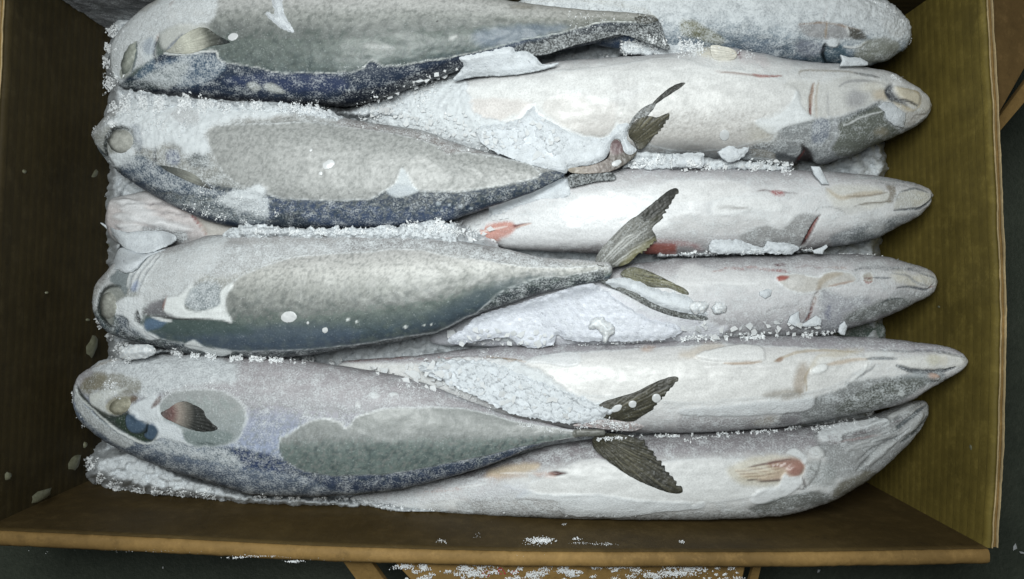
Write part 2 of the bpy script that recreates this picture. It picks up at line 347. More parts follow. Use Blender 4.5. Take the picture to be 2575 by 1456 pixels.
def domes(root,lst,z=.0006,nm='ice_drop'):
    for i,(x,y,rx,ry,an) in enumerate(lst):
        t=np.linspace(0,2*np.pi,12,endpoint=False);c,s=math.cos(math.radians(an)),math.sin(math.radians(an))
        P=[(x+rx*math.cos(q)*c-ry*math.sin(q)*s,y+rx*math.cos(q)*s+ry*math.sin(q)*c) for q in t]
        sheet(nm,P,DROP,off=.0004,thick=.0009,dome=.0003,dr=3.5,step=1.8,parent=root,warp=1.5,seed=i)
DROP=ice_material('smooth_ice',(.50,.52,.53),(.62,.64,.65),200.,rough=.35,bump=.15)
def film(c):                                  # matt white film of ice
    c.col[:]=lin((205,209,213));c.col*=(1+fbm(c.px/24,c.py/16,4,5)*.30)[:,None]
    f1,f2,_=worley(c.px/52+fbm(c.px/20,c.py/20,3,1)*.5,c.py/40+fbm(c.px/20,c.py/20,3,4)*.5,7);k=(1-ss(.0,.028,f2-f1))*ss(-.1,.2,fbm(c.px/40,c.py/40,2,33));c.col*=(1-.5*k)[:,None];c.h=-k*.0005;c.fr[:]=.42+.25*fbm(c.px/20,c.py/20,3,8);c.gl[:]=.4

# ---- lower layer
def p_low(c):
    c.col=ramp(c.v,[(0,(170,165,165)),(.5,(190,188,182)),(1,(90,95,95))]);clouds(c,.4);c.fr[:]=.55
ROOTS={}
def lowfish(label,up,lo,z,paint=p_low,k=.8,r0=30,r1=30,seed=0):
    r=mk(label,(up[0][0]+up[-1][0])/2,(up[0][1]+lo[0][1])/2,z);fish_body(r,up,lo,[(min(p[0] for p in up),z),(max(p[0] for p in up),z)],k,paint,r0,r1,top=80,step=4,seed=seed);return r
def p_lowg(c):
    c.col=ramp(c.v,[(0,(110,122,115)),(1,(80,95,88))]);clouds(c,.3,4);c.fr[:]=.34
lowfish('grey green snout of a lower fish, deep between the fourth and fifth right heads',[(1900,790),(2060,805),(2160,800),(2225,815)],[(1900,900),(2060,880),(2160,858),(2225,850)],-.045,p_lowg,seed=3,r1=12)
def p_lowp(c):
    c.col=ramp(c.v,[(0,(190,188,188)),(.35,(198,186,182)),(.7,(172,160,158)),(1,(150,152,150))]);clouds(c,.35,7,30);c.fr[:]=.16
    for k,(a,y0,y1) in enumerate([(.8,515,520),(.6,530,540),(.5,552,560),(.5,575,580)]):
        c.stroke([(300,y0),(350,y0-3),(420,y1-6),(480,y1+8)],6,(84,74,80),a,h=-.0012,warp=7,br=.5)
    for x,y,rx,ry in((330,512,40,9),(345,530,45,10),(320,548,35,11),(370,552,50,12),(335,572,40,10),(430,570,50,12),(320,590,35,10)):
        c.blob(x,y,rx,ry,8,(214,212,212),.8,h=.0018)
    c.stroke(C(4,(1430,180),(1490,240),(1520,280),(1540,325)),10,(130,36,26),1,h=-.001,warp=3)
    c.stroke(C(4,(1250,70),(1360,130),(1450,160)),12,(196,160,150),.5)
    c.poly(C(4,(1500,180),(1830,270),(1700,330),(1540,330)),(180,174,162),.8,frost=.1)
    c.poly(C(4,(1100,280),(1350,300),(1420,370),(1300,390),(1130,330)),(85,92,98),.7,frost=.5,warp=12)
r=lowfish('pinkish belly-up fish head by the left wall, wedged between second and third left fish',[(268,520),(290,498),(330,488),(400,478),(480,485),(560,500),(700,520),(900,560)],[(268,590),(300,612),(350,626),(430,634),(560,625),(700,620),(900,610)],-.012,p_lowp,k=.62,r0=22,seed=5)

# ---- right-hand fish (heads to the right, belly up)
def p_R0(c):
    c.col=ramp(c.v,[(0,(196,198,200)),(.45,(188,190,192)),(.75,(140,150,158)),(1,(70,88,104))]);clouds(c,.35,3)
    c.fr[:]=.72-.35*ss(.6,1,c.v)
    c.poly(C(2,(1850,330),(2000,285),(2200,255),(2400,320),(2460,400),(2300,395),(1900,440)),(74,98,132),.95,frost=.34,warp=8)
    c.poly(C(2,(1600,400),(1700,350),(1850,330),(1880,440),(1650,470),(1550,460)),(20,34,40),.9,frost=.05)
    c.poly(C(3,(0,150),(100,160),(200,210),(330,300),(250,320),(120,290),(0,250)),(112,110,70),.9,frost=.45,warp=5)
    c.poly(C(3,(880,180),(1080,165),(1250,190),(1350,230),(1300,290),(1080,300),(930,260)),(150,146,146),.8,frost=.25,warp=5)
    c.stroke(C(3,(880,180),(1080,170),(1240,200),(1340,225)),5,(150,115,80),.7,warp=3)
    c.stroke(C(3,(1090,175),(1080,290)),5,(165,135,95),.7)
    c.stroke(C(3,(1240,195),(1260,270)),6,(200,200,195),.8,h=.001)
    c.poly(C(3,(1265,200),(1350,230),(1400,290),(1330,300),(1270,280)),(66,62,48),.85,frost=.25)
    c.stroke(C(3,(1220,350),(1330,350),(1400,310)),5,(205,205,200),.9,h=.0008)
    c.poly(C(3,(1400,300),(1560,280),(1640,340),(1600,420),(1430,480),(1330,470),(1300,380)),(138,138,116),.7,frost=.3,warp=6)
    c.poly(C(3,(1090,330),(1210,350),(1240,480),(1060,490),(880,460),(1000,430),(1070,400)),(58,80,92),.85,frost=.3,warp=5)
    c.stroke(C(3,(1090,320),(1060,400),(1080,480)),9,(12,22,26),1,frost=0,h=-.002,warp=2)
    c.blob(*C(3,(1140,320))[0],18,10,0,(214,218,220),.95,frost=.8,h=.0016)
    c.poly(C(3,(880,300),(1020,310),(1060,380),(960,420),(860,400)),(110,112,122),.7,frost=.35,warp=6)
    for k in range(5): c.stroke(C(3,(610,330+k*22),(730,345+k*20),(800,370+k*14)),4,(48,66,84),.75,warp=2,br=1.2)
    c.poly(C(3,(430,330),(620,300),(760,340),(700,420),(500,420)),(86,100,116),.5,frost=.45,warp=12)
    c.stroke(C(3,(1070,0),(1090,70),(1060,150)),6,(176,160,160),.5)
    c.poly(C(3,(1500,150),(1600,130),(1680,230),(1640,290),(1540,230)),(208,208,206),.7)
    c.stroke([(1300,8),(1450,-4),(1600,20),(1650,44)],14,(150,140,112),.5)
r=mk('topmost right fish, heavily frosted head with a brown gill area',1950,60)
fish_body(r,[(2293,84),(2272,45),(2230,15),(2180,-10),(2050,-55),(1850,-75),(1650,-60),(1450,-40),(1300,-20)],
 [(2293,92),(2280,118),(2240,148),(2190,162),(2080,163),(2000,155),(1900,142),(1800,128),(1700,134),(1600,125),(1450,95),(1300,60)],
 [(1300,-.012),(1500,-.006),(1800,.004),(2293,.006)],.78,p_R0,r0=30,r1=22,lump=.0016,seed=11);ROOTS['R0']=r

def p_R1(c):
    c.col=ramp(c.v,[(0,(180,175,178)),(.12,(205,202,200)),(.3,(218,217,213)),(.62,(208,205,199)),(.85,(190,184,176)),(1,(120,118,116))]);clouds(c,.12,3)
    c.fr[:]=.30;streaks(c,.10,2,5,12)
    mottle(c,.35,.62,1.,8,3,(158,150,142))
    # big clear glaze windows on the belly
    c.poly(C(2,(1380,930),(1270,870),(1200,910),(1040,940),(950,880),(900,800),(900,640),(1000,600),(1300,560),(1600,540),(2000,500),(2400,440),(2569,450),(2700,500),(2900,520),(3150,560),(3350,640),(3400,700),(3360,760),(3250,850),(3100,900),(3140,960),(3230,1010),(3050,1070),(2900,1110),(2700,1130),(2569,1130),(2400,1110),(2300,1080),(2060,930),(2040,960),(1980,1020),(1900,1030),(1750,1000),(1600,930),(1520,870),(1430,780),(1330,880)),
        None,frost=.10,gloss=.75,h=.0006,rim=.55,warp=3)
    c.stroke(C(2,(1200,910),(1330,870),(1430,780),(1470,850),(1600,930),(1750,1000),(1900,1032),(1990,1018),(2060,930)),4,(232,234,234),.8,warp=2)
    c.poly(C(2,(1560,740),(1900,700),(2050,760),(2030,930),(1960,1000),(1800,990),(1600,900),(1500,820)),(196,188,180),.6,warp=12)
    c.stroke(C(2,(1700,660),(1900,740),(2100,720),(2250,640)),18,(226,226,224),.55,warp=10,fe=14)
    for k in range(4): c.stroke(C(2,(2030+k*50,560+k*8),(2060+k*46,700),(2040+k*50,820)),9,(178,174,172),.35,fe=8)
    c.poly(C(2,(900,800),(940,880),(1040,940),(1180,900),(1420,780),(1200,740),(1000,740)),(208,196,188),.7,warp=8)
    # rough crushed ice over its tail end
    c.poly([(840,300),(900,262),(1000,215),(1110,180),(1170,200),(1180,250),(1200,290),(1300,310),(1400,350),(1450,400),(1300,430),(1100,380),(900,310)],(206,209,214),.9,frost=.85,gloss=0,warp=12,h=.001,breakup=5)
    # yellowish fin base and red line
    c.poly(C(3,(120,330),(240,335),(330,360),(410,400),(400,440),(330,460),(180,430),(110,390)),(212,204,182),.85,frost=.25,h=.0006,warp=2)
    c.stroke(C(3,(260,540),(430,555),(600,572),(755,568)),4,(150,120,110),.8,warp=1)
    c.stroke(C(3,(540,562),(620,572),(750,568)),6,(170,90,80),.7,warp=1)
    c.stroke(C(3,(340,385),(520,440),(650,480)),26,(198,180,180),.5,fe=14,warp=10)
    c.blob(*C(3,(430,395))[0],6,7,0,(120,70,80),.7);c.blob(*C(3,(440,430))[0],4,4,0,(120,70,80),.6)
    # head
    c.poly(C(3,(760,640),(830,600),(1000,620),(1100,610),(1300,560),(1500,640),(1580,720),(1450,800),(1200,860),(1000,880),(920,800),(880,700)),(196,194,186),.7,frost=.18,gloss=.6,warp=5)
    c.stroke(C(3,(880,560),(900,530),(1050,528),(1280,545),(1480,580)),4,(150,138,118),.7,warp=2)
    c.stroke(C(3,(1290,545),(1400,560),(1480,578)),6,(110,110,112),.7,warp=2)
    c.stroke(C(3,(1180,650),(1250,612),(1350,604),(1480,620),(1540,640)),6,(140,138,142),.6,warp=2)
    c.stroke(C(3,(995,620),(970,740),(968,870)),9,(146,106,76),.85,warp=2,h=-.0006);c.stroke(C(3,(1030,600),(1010,760),(1020,880)),6,(176,156,130),.5,warp=3)
    c.stroke(C(3,(968,780),(966,870)),4,(120,50,40),.9,warp=1)
    c.stroke(C(3,(1100,690),(1095,780),(1110,880)),5,(160,158,160),.5)
    c.blob(*C(3,(1310,740))[0],26,22,0,(138,136,144),.6,fe=.6);c.blob(*C(3,(1430,650))[0],30,12,-10,(218,212,196),.8,fe=.6)
    c.blob(*C(3,(1500,710))[0],22,14,0,(206,182,140),.6,fe=.6)
    # throat, jaw
    c.poly(C(3,(1540,650),(1580,625),(1600,680),(1640,730),(1700,790),(1610,775),(1560,740),(1530,690)),(70,74,82),.9,h=-.0012,warp=3)
    c.stroke(C(3,(1570,640),(1545,680),(1580,740),(1600,760)),6,(60,64,72),.8,warp=2)
    c.poly(C(3,(1600,650),(1720,680),(1780,710),(1775,780),(1740,790),(1640,725)),(206,190,150),.75,frost=.1,h=.001,warp=2)
    c.poly(C(3,(1600,760),(1700,800),(1740,830),(1690,830),(1620,800)),(196,176,130),.8,h=.0008,warp=2)
    c.stroke(C(3,(1610,735),(1690,755),(1770,795)),4,(40,42,48),.9,warp=1,h=-.0008)
    c.stroke(C(3,(1640,665),(1730,680),(1785,720),(1785,790),(1740,830)),5,(196,176,130),.8,warp=1)
    c.poly(C(3,(1780,700),(1850,750),(1870,800),(1840,860),(1760,850),(1790,790)),(198,192,178),.8,frost=.3)
    c.stroke(C(3,(1870,790),(1840,850),(1760,860),(1720,900)),3,(110,100,90),.7,warp=1)
    # dark cheek below the frost line
    c.poly(C(3,(670,1050),(760,950),(900,890),(1100,885),(1250,850),(1400,790),(1500,760),(1560,860),(1680,950),(1800,900),(1880,820),(1800,960),(1500,1120),(1250,1220),(1000,1250),(850,1200),(500,1190),(440,1200),(540,1090)),(116,121,124),.85,frost=.38,gloss=.1,warp=5,rim=.5)
    c.poly(C(3,(1180,930),(1300,860),(1450,800),(1530,830),(1530,900),(1640,980),(1600,1050),(1400,1140),(1200,1170),(1120,1100),(1150,1000)),(96,102,88),.9,frost=.28,gloss=.3,warp=6)
    c.stroke(C(3,(1180,920),(1300,860),(1400,820),(1490,760)),12,(52,60,66),.75,warp=4,fe=5,br=.8)
    c.stroke(C(3,(1220,940),(1380,870),(1520,830)),3,(205,208,205),.9,warp=3,h=.0006)
    c.stroke(C(3,(1150,900),(1165,1000),(1110,1120)),10,(168,170,176),.6,warp=4,fe=6)
    c.blob(*C(3,(1500,990))[0],16,11,0,(168,156,128),.6,fe=.7)
    c.poly(C(3,(1000,900),(1100,900),(1100,1000),(1050,1080),(980,1060)),(104,112,130),.6,frost=.4,warp=8)
    c.poly(C(3,(910,1080),(960,1130),(990,1200),(1000,1270),(900,1260),(860,1210),(900,1150)),(34,20,20),.95,frost=.06,h=-.002,warp=5)
    c.stroke(C(3,(920,1150),(880,1200),(850,1215)),7,(120,50,46),.8,warp=3)
    c.poly(C(3,(700,1150),(800,1160),(880,1190),(840,1220),(720,1200)),(40,44,48),.8,frost=.15,warp=5)
    c.poly(C(3,(500,1100),(620,1070),(680,1110),(640,1170),(520,1180),(440,1200)),(90,92,92),.7,frost=.4,warp=5);
    for k in range(4): c.stroke(C(3,(520,1120+k*18),(620,1130+k*14),(700,1160+k*9)),3,(150,140,120),.7,warp=2)
    # white glaze cusp between the two windows
    c.poly(C(3,(850,690),(880,690),(895,780),(940,850),(1000,890),(860,930),(760,960),(680,1005),(600,960),(550,915),(580,890),(680,880),(780,820),(830,750)),(214,218,218),1,fe=2.5,frost=.12,gloss=.5,h=.0009,warp=1.5)
    c.blob(*C(3,(600,1010))[0],34,22,10,(168,162,140),.45,fe=.7)
r=mk('second right fish from the top, broad white belly and yellowish open jaw',1650,270)
fish_body(r,[(2343,258),(2320,235),(2270,205),(2230,185),(2130,168),(1990,158),(1880,135),(1800,124),(1680,140),(1530,150),(1400,160),(1330,172),(1200,192),(1100,205),(1000,235),(900,272),(850,285)],
 [(2343,272),(2325,300),(2280,330),(2200,365),(2130,396),(2060,412),(1950,412),(1880,405),(1800,396),(1713,390),(1600,392),(1500,402),(1400,415),(1250,400),(1100,360),(950,315),(850,292)],
 [(850,-.030),(1000,-.022),(1250,-.010),(1500,0),(1900,.002),(2343,.006)],.80,p_R1,r0=20,r1=20,lump=.0007,seed=12);ROOTS['R1']=r

def p_R2(c):
    c.col=ramp(c.v,[(0,(160,152,156)),(.15,(190,184,186)),(.35,(210,208,208)),(.62,(214,213,212)),(.82,(178,172,172)),(1,(118,108,108))]);clouds(c,.12,5)
    c.fr[:]=.34
    c.poly(C(5,(1170,360),(1300,230),(1500,170),(1750,60),(2100,0),(2500,-60),(2700,-60),(2700,130),(2500,240),(2300,330),(1900,400),(1500,430),(1250,430)),(222,222,222),.7,frost=.12,gloss=.9,warp=10,fe=14)
    c.poly(C(5,(1000,320),(1100,250),(1230,235),(1300,270),(1250,330),(1150,380),(1050,360)),(196,118,96),.85,warp=8,fe=8,frost=.15)
    c.poly(C(5,(1000,325),(1130,265),(1270,250),(1200,300),(1080,340)),(205,130,110),.6,warp=8,fe=8)
    c.stroke(C(5,(990,330),(1100,295),(1230,270)),4,(224,210,200),.7,warp=2)
    c.poly(C(5,(1270,262),(1310,252),(1410,245),(1340,268),(1300,285)),(118,52,46),.9,warp=2,fe=3,frost=.05);c.stroke(C(5,(1290,280),(1350,262),(1410,248)),3,(215,175,155),.8,warp=1)
    c.poly(C(3,(-150,1380),(200,1350),(470,1380),(500,1440),(300,1500),(-100,1520)),(214,212,208),.5,rim=.4,gloss=.6,frost=.12)
    # glaze window + white elongated piece
    c.poly(C(6,(240,110),(280,70),(400,50),(640,60),(720,80),(760,130),(700,150),(520,145),(400,180),(250,180)),(216,216,214),.8,frost=.1,h=.0007,rim=.5,warp=3)
    c.stroke(C(6,(240,125),(380,125),(520,142)),4,(140,132,126),.7,warp=2)
    c.stroke(C(6,(570,5),(640,2),(700,8),(860,22)),4,(110,80,80),.7,warp=2)
    c.poly(C(6,(670,5),(720,0),(770,20),(770,40),(710,38)),(170,66,62),.9,fe=3,warp=2)
    c.poly(C(6,(-60,190),(300,190),(600,200),(620,260),(430,330),(150,300),(-60,300)),(184,180,178),.55,frost=.3,warp=6)
    c.poly(C(6,(430,360),(530,290),(640,260),(740,290),(820,230),(900,170),(1000,180),(1030,200),(990,290),(930,390),(900,420),(600,410),(540,430)),(136,134,132),.85,frost=.34,warp=4,rim=.25)
    c.stroke(C(6,(1040,190),(1000,250),(970,310),(930,380),(905,415)),9,(60,22,20),1,frost=0,h=-.002,warp=2,fe=2);c.stroke(C(6,(1030,200),(985,290),(940,370)),3,(150,80,70),.8,warp=1)
    # head
    c.poly(C(6,(1080,0),(1200,-40),(1450,-30),(1560,20),(1540,100),(1400,150),(1250,180),(1150,120)),(204,200,186),.75,frost=.15,gloss=.5,warp=5,fe=8)
    c.stroke(C(6,(1090,-10),(1200,50),(1330,30),(1500,10)),10,(180,158,122),.6,warp=5,fe=6)
    c.stroke(C(6,(1300,120),(1400,95),(1500,90),(1580,75)),4,(110,96,76),.8,warp=2)
    c.stroke(C(6,(1240,45),(1400,38),(1540,12)),4,(130,112,90),.7,warp=2)
    c.poly(C(6,(1535,-40),(1600,-40),(1610,20),(1590,80),(1540,90),(1560,20)),(128,114,92),.8,fe=4,warp=3)
    c.poly(C(6,(1620,30),(1700,-10),(1800,0),(1860,30),(1830,80),(1760,120),(1680,120),(1600,140)),(190,186,172),.8,fe=5,warp=3)
    c.blob(*C(6,(1790,60))[0],26,16,-20,(206,200,178),.7,fe=.5);c.blob(*C(6,(1700,40))[0],20,14,-20,(206,204,192),.6,fe=.5)
    c.stroke(C(6,(1600,150),(1720,140),(1800,130),(1870,70),(1880,30)),5,(58,64,72),.9,warp=2,h=-.001)
    c.stroke(C(6,(1640,10),(1750,-15),(1850,15)),4,(100,104,110),.8,warp=2)
    c.stroke(C(3,(1380,1320),(1550,1350),(1700,1370),(1800,1410)),5,(128,136,142),.7,warp=3,br=1)
    c.stroke(C(3,(1450,1370),(1600,1380),(1750,1410)),4,(120,126,130),.6,warp=3,br=1)
    c.poly(C(6,(1120,350),(1250,280),(1400,230),(1560,200),(1780,160),(1820,140),(1700,240),(1500,350),(1300,420),(1150,440)),(110,117,122),.75,frost=.36,warp=7,fe=9)
    c.poly(C(6,(1260,340),(1400,280),(1520,250),(1640,230),(1560,320),(1400,370),(1280,390)),(92,98,98),.6,frost=.35,warp=7,fe=8)
    c.stroke(C(6,(1520,270),(1560,230),(1640,225)),4,(60,66,66),.7,warp=2)
    c.stroke(C(6,(1180,140),(1320,170),(1480,260),(1400,300)),26,(190,190,190),.5,warp=8,fe=14)
    c.stroke(C(6,(1010,160),(1040,130),(1150,130),(1230,170)),3,(150,146,144),.7,warp=2)
    c.poly(C(5,(2250,420),(2330,400),(2480,400),(2500,430),(2480,500),(2400,520),(2280,500)),(148,60,38),.95,frost=.1,warp=4,fe=4)
    c.stroke(C(5,(2280,380),(2400,390),(2569,400),(2700,440)),12,(170,110,108),.55,warp=5,fe=8)
    c.stroke([(2130,452),(2200,447),(2250,455)],6,(170,176,176),.6)
r=mk('third right fish from the top, silvery belly with orange vent and dark red gill slit',1700,530)
fish_body(r,[(2347,484),(2330,473),(2290,460),(2200,443),(2060,432),(1900,428),(1750,424),(1600,424),(1480,434),(1380,456),(1240,508),(1150,550),(1080,584)],
 [(2347,496),(2335,518),(2260,570),(2180,606),(2080,622),(2010,630),(1900,636),(1713,640),(1600,640),(1450,636),(1300,628),(1180,616),(1080,602)],
 [(1080,-.030),(1250,-.018),(1450,-.004),(1800,.0),(2347,.006)],.80,p_R2,r0=20,r1=18,lump=.0007,seed=13);ROOTS['R2']=r

def p_R3(c):
    c.col=ramp(c.v,[(0,(140,134,138)),(.18,(182,176,178)),(.35,(204,202,202)),(.55,(196,192,194)),(.8,(160,154,158)),(1,(110,106,108))]);clouds(c,.14,6)
    c.fr[:]=.34
    c.poly([(1080,880),(1130,800),(1250,745),(1400,700),(1520,700),(1600,760),(1750,800),(1830,830),(1700,870),(1300,880)],(204,203,210),.85,frost=.5,gloss=.4,warp=10,h=.001)
    c.poly(C(6,(0,560),(250,590),(600,620),(720,700),(700,760),(560,750),(300,700),(0,760)),(208,206,204),.6,frost=.2,warp=8)
    c.stroke(C(6,(230,690),(400,700),(600,690)),5,(226,224,222),.7)
    c.poly(C(6,(710,650),(780,630),(900,625),(1020,650),(1080,620),(1170,605),(1260,620),(1310,655),(1290,690),(1200,710),(1080,735),(960,765),(860,765),(770,725)),(190,184,174),.95,frost=.05,gloss=.8,h=.0006,rim=.9,warp=2,fe=3)
    c.stroke(C(6,(1020,740),(1050,680),(1110,645),(1200,625)),12,(168,150,122),.65,warp=4,fe=6);c.stroke(C(6,(1100,720),(1200,700),(1290,680)),5,(156,110,80),.6,warp=2)
    c.poly(C(6,(712,650),(760,640),(810,648),(780,670),(735,680),(720,670)),(168,66,48),.95,fe=2.5,warp=2);c.blob(*C(6,(850,690))[0],22,14,0,(206,202,196),.6,fe=.6)
    c.stroke(C(6,(1025,760),(990,830),(975,900),(950,960),(920,1010)),7,(108,52,42),.9,warp=3,h=-.0012);c.stroke(C(6,(1035,720),(1010,790),(985,870)),11,(150,128,112),.5,warp=4,fe=5)
    c.poly(C(6,(1360,625),(1430,615),(1440,680),(1400,695),(1365,680)),(178,168,152),.95,rim=.8,warp=1,fe=2);c.stroke(C(6,(1368,655),(1400,660),(1432,655)),3,(120,70,56),.9,warp=0);c.stroke(C(6,(1370,675),(1395,692),(1430,680)),4,(160,70,50),.9,warp=1)
    c.stroke(C(6,(1440,650),(1500,655),(1570,655)),4,(108,112,116),.9,warp=1)
    c.stroke(C(6,(240,600),(400,585),(560,580),(680,600),(780,610)),8,(166,108,98),.6,warp=7,br=1.5)
    c.stroke(C(6,(680,570),(740,555),(790,565)),7,(96,40,44),.9,warp=3,br=1);c.stroke(C(6,(680,605),(740,600),(820,610)),7,(150,70,66),.7,warp=4,br=1)
    c.stroke(C(6,(860,575),(950,565),(1060,580)),4,(140,100,96),.7,warp=4,br=1);c.stroke(C(6,(1100,580),(1200,575),(1240,590)),5,(170,140,126),.7,warp=4,br=1)
    c.stroke(C(6,(1280,605),(1400,575),(1560,585),(1700,590),(1800,600)),9,(84,92,98),.75,warp=4,br=.9)
    c.poly(C(6,(1300,540),(1480,520),(1540,560),(1400,570),(1300,580)),(180,182,184),.6)
    for p in((1650,650,24,16),(1740,680,20,14),(1840,665,30,16)): c.blob(*C(6,p[:2])[0],p[2],p[3],8,(208,200,178),.75,fe=.5)
    c.stroke(C(6,(1580,620),(1700,640),(1760,690),(1850,720)),5,(130,132,136),.6,warp=2)
    c.stroke(C(6,(1620,730),(1700,720),(1780,735),(1850,742),(1890,700)),5,(60,66,74),.9,warp=2,h=-.001);c.stroke(C(6,(1850,735),(1890,715)),4,(120,70,40),.8)
    c.poly(C(6,(1900,640),(1925,670),(1910,700),(1870,690),(1850,640)),(188,188,184),.7)
    c.stroke(C(6,(1780,610),(1860,640),(1900,660)),5,(110,114,120),.7)
    c.poly(C(6,(1640,740),(1760,760),(1850,770),(1800,820),(1700,860),(1600,830),(1560,790)),(166,168,170),.7,warp=5)
    c.poly(C(6,(1420,850),(1540,810),(1700,805),(1720,850),(1600,900),(1450,950),(1250,1000),(1240,930)),(90,98,90),.8,frost=.36,warp=6,fe=7)
    c.stroke(C(6,(1480,860),(1560,815),(1660,810)),4,(66,72,72),.8,warp=2)
    c.poly(C(6,(1040,740),(1200,780),(1400,800),(1420,850),(1240,930),(1200,1030),(1050,1060),(1040,900)),(138,140,146),.7,frost=.36,warp=8,fe=10)
    c.stroke(C(6,(1110,860),(1095,920),(1110,970)),10,(96,98,120),.6,warp=4,fe=6)
    c.stroke(C(6,(630,920),(700,880),(850,860),(900,820)),7,(118,112,114),.6,warp=5,br=1)
    c.poly(C(6,(880,880),(940,880),(930,960),(880,960)),(150,136,132),.6)
r=mk('fourth right fish from the top, with a clear ice window over its throat',1750,740)
fish_body(r,[(2358,702),(2340,682),(2280,660),(2220,645),(2150,638),(2050,640),(1900,644),(1713,650),(1600,664),(1400,700),(1200,770),(1080,830)],
 [(2358,716),(2345,736),(2290,766),(2200,806),(2130,828),(2080,840),(1900,850),(1700,860),(1500,866),(1300,868),(1080,865)],
 [(1080,-.028),(1300,-.014),(1600,0),(2358,.008)],.78,p_R3,r0=20,r1=18,lump=.0008,seed=14);ROOTS['R3']=r

def p_R4(c):
    c.col=ramp(c.v,[(0,(142,134,140)),(.12,(164,156,162)),(.28,(208,205,200)),(.6,(214,212,208)),(.82,(196,192,192)),(1,(116,108,110))]);clouds(c,.12,7)
    c.fr[:]=.34
    c.poly(C(5,(1390,1280),(1700,1240),(1800,1215),(2200,1190),(2569,1170),(2900,1150),(3180,1170),(3700,1200),(3960,1280),(3830,1370),(3770,1420),(3560,1500),(3000,1560),(2569,1590),(2300,1560),(1900,1540),(1650,1500),(1400,1400)),(214,211,205),.65,frost=.08,gloss=.65,h=.0005,rim=.55,warp=4)
    c.poly([(1430,1060),(1350,1010),(1250,1000),(1200,960),(1060,925),(1150,900),(1260,905),(1350,930),(1460,1000),(1560,1020)],(205,208,212),.7,frost=.8,h=.0014,warp=9)
    # vent and fin line
    c.stroke(C(5,(0,1290),(150,1270),(400,1250),(600,1260)),7,(140,92,78),.65,warp=4,br=.8)
    c.stroke(C(5,(720,1250),(900,1265),(1080,1262),(1250,1270)),8,(184,118,98),.8,warp=3,br=.8);c.poly(C(5,(900,1290),(1100,1270),(1240,1280),(1180,1320),(960,1330)),(206,172,158),.85,warp=5,fe=8)
    c.stroke(C(5,(1080,1240),(1180,1260),(1260,1270),(1340,1275)),5,(150,118,70),.9,warp=1);c.stroke(C(5,(1080,1262),(1250,1282),(1370,1280)),3,(214,196,180),.9,warp=1)
    c.poly(C(5,(1390,1270),(1480,1240),(1700,1210),(1760,1230),(1780,1270),(1750,1310),(1650,1320),(1550,1300),(1400,1290)),(206,206,206),.95,frost=.25,h=.0008,rim=.35,warp=2,fe=3)
    c.poly(C(5,(2240,1170),(2340,1165),(2300,1200),(2250,1205)),(190,150,120),.6,warp=3)
    # pelvic groove piece
    c.stroke(C(6,(0,1240),(100,1220),(200,1180),(300,1165)),22,(190,170,142),.5,warp=6,fe=12)
    c.poly(C(6,(115,1250),(150,1220),(300,1180),(450,1160),(600,1180),(620,1270),(560,1290),(400,1280),(250,1280)),(216,214,210),.9,frost=.12,h=.0012,warp=3,fe=3)
    c.poly(C(6,(200,1310),(450,1300),(700,1290),(750,1310),(650,1335),(250,1330)),(212,208,204),.6,h=.0006,warp=3);c.stroke(C(6,(320,1295),(450,1298),(600,1285)),6,(176,146,116),.8,warp=2)
    c.stroke(C(6,(700,1280),(760,1250),(900,1210),(1100,1200),(1300,1210)),6,(178,156,120),.65,warp=3);c.blob(*C(6,(740,1265))[0],10,5,-20,(150,110,80),.8)
    # throat window
    c.stroke(C(6,(960,1330),(1050,1260),(1200,1220),(1350,1200)),16,(190,172,132),.45,warp=5,fe=10)
    c.stroke(C(6,(1080,1310),(1200,1285),(1390,1260)),8,(182,150,110),.6,warp=3,fe=5)
    c.stroke(C(6,(1390,1290),(1380,1340),(1300,1410),(1250,1456)),4,(222,222,216),.8,warp=3,h=.0006)
    c.stroke(C(6,(910,1310),(900,1380),(880,1456),(900,1520)),26,(156,130,98),.6,warp=6,fe=12)
    c.stroke(C(6,(960,1330),(930,1400),(940,1500)),4,(170,148,110),.7,warp=2)
    c.blob(*C(6,(1035,1337))[0],21,10,-18,(224,224,220),1,fe=.15,h=.0012,warp=1);c.blob(*C(6,(1075,1275))[0],22,10,-10,(220,218,212),.7,fe=.4)
    c.poly(C(9,(620,60),(860,30),(900,60),(880,110),(680,100)),(128,112,86),.55,warp=8,fe=8)
    c.poly(C(6,(1400,1210),(1560,1205),(1600,1220),(1560,1255),(1410,1255)),(212,210,206),.8,h=.0008)
    c.stroke(C(6,(1390,1260),(1500,1258),(1620,1262)),5,(70,78,86),.8,warp=2,h=-.0008)
    c.stroke(C(6,(1500,1195),(1700,1200),(1900,1200),(2050,1230),(2130,1250)),6,(70,80,90),.75,warp=3,br=.5,h=-.0008)
    c.stroke(C(6,(1150,1130),(1350,1150),(1600,1170)),10,(150,152,156),.5,warp=5,br=1)
    c.poly(C(6,(1640,1270),(1800,1240),(2000,1230),(2110,1260),(2100,1310),(1950,1340),(1750,1330),(1640,1310)),(216,213,204),.85,frost=.2,h=.0008,warp=3,fe=6)
    c.blob(*C(6,(1890,1270))[0],18,14,0,(196,190,160),.7,fe=.5);c.blob(*C(6,(1960,1275))[0],10,12,0,(214,206,186),.7)
    c.stroke(C(6,(1620,1310),(1700,1345),(1820,1358),(1950,1355),(2050,1330)),11,(44,52,60),.9,warp=3,h=-.0014)
    c.poly(C(6,(1640,1390),(1760,1365),(1850,1370),(1980,1370),(1950,1430),(1800,1456),(1600,1500),(1500,1500)),(120,126,130),.8,frost=.35,warp=5)
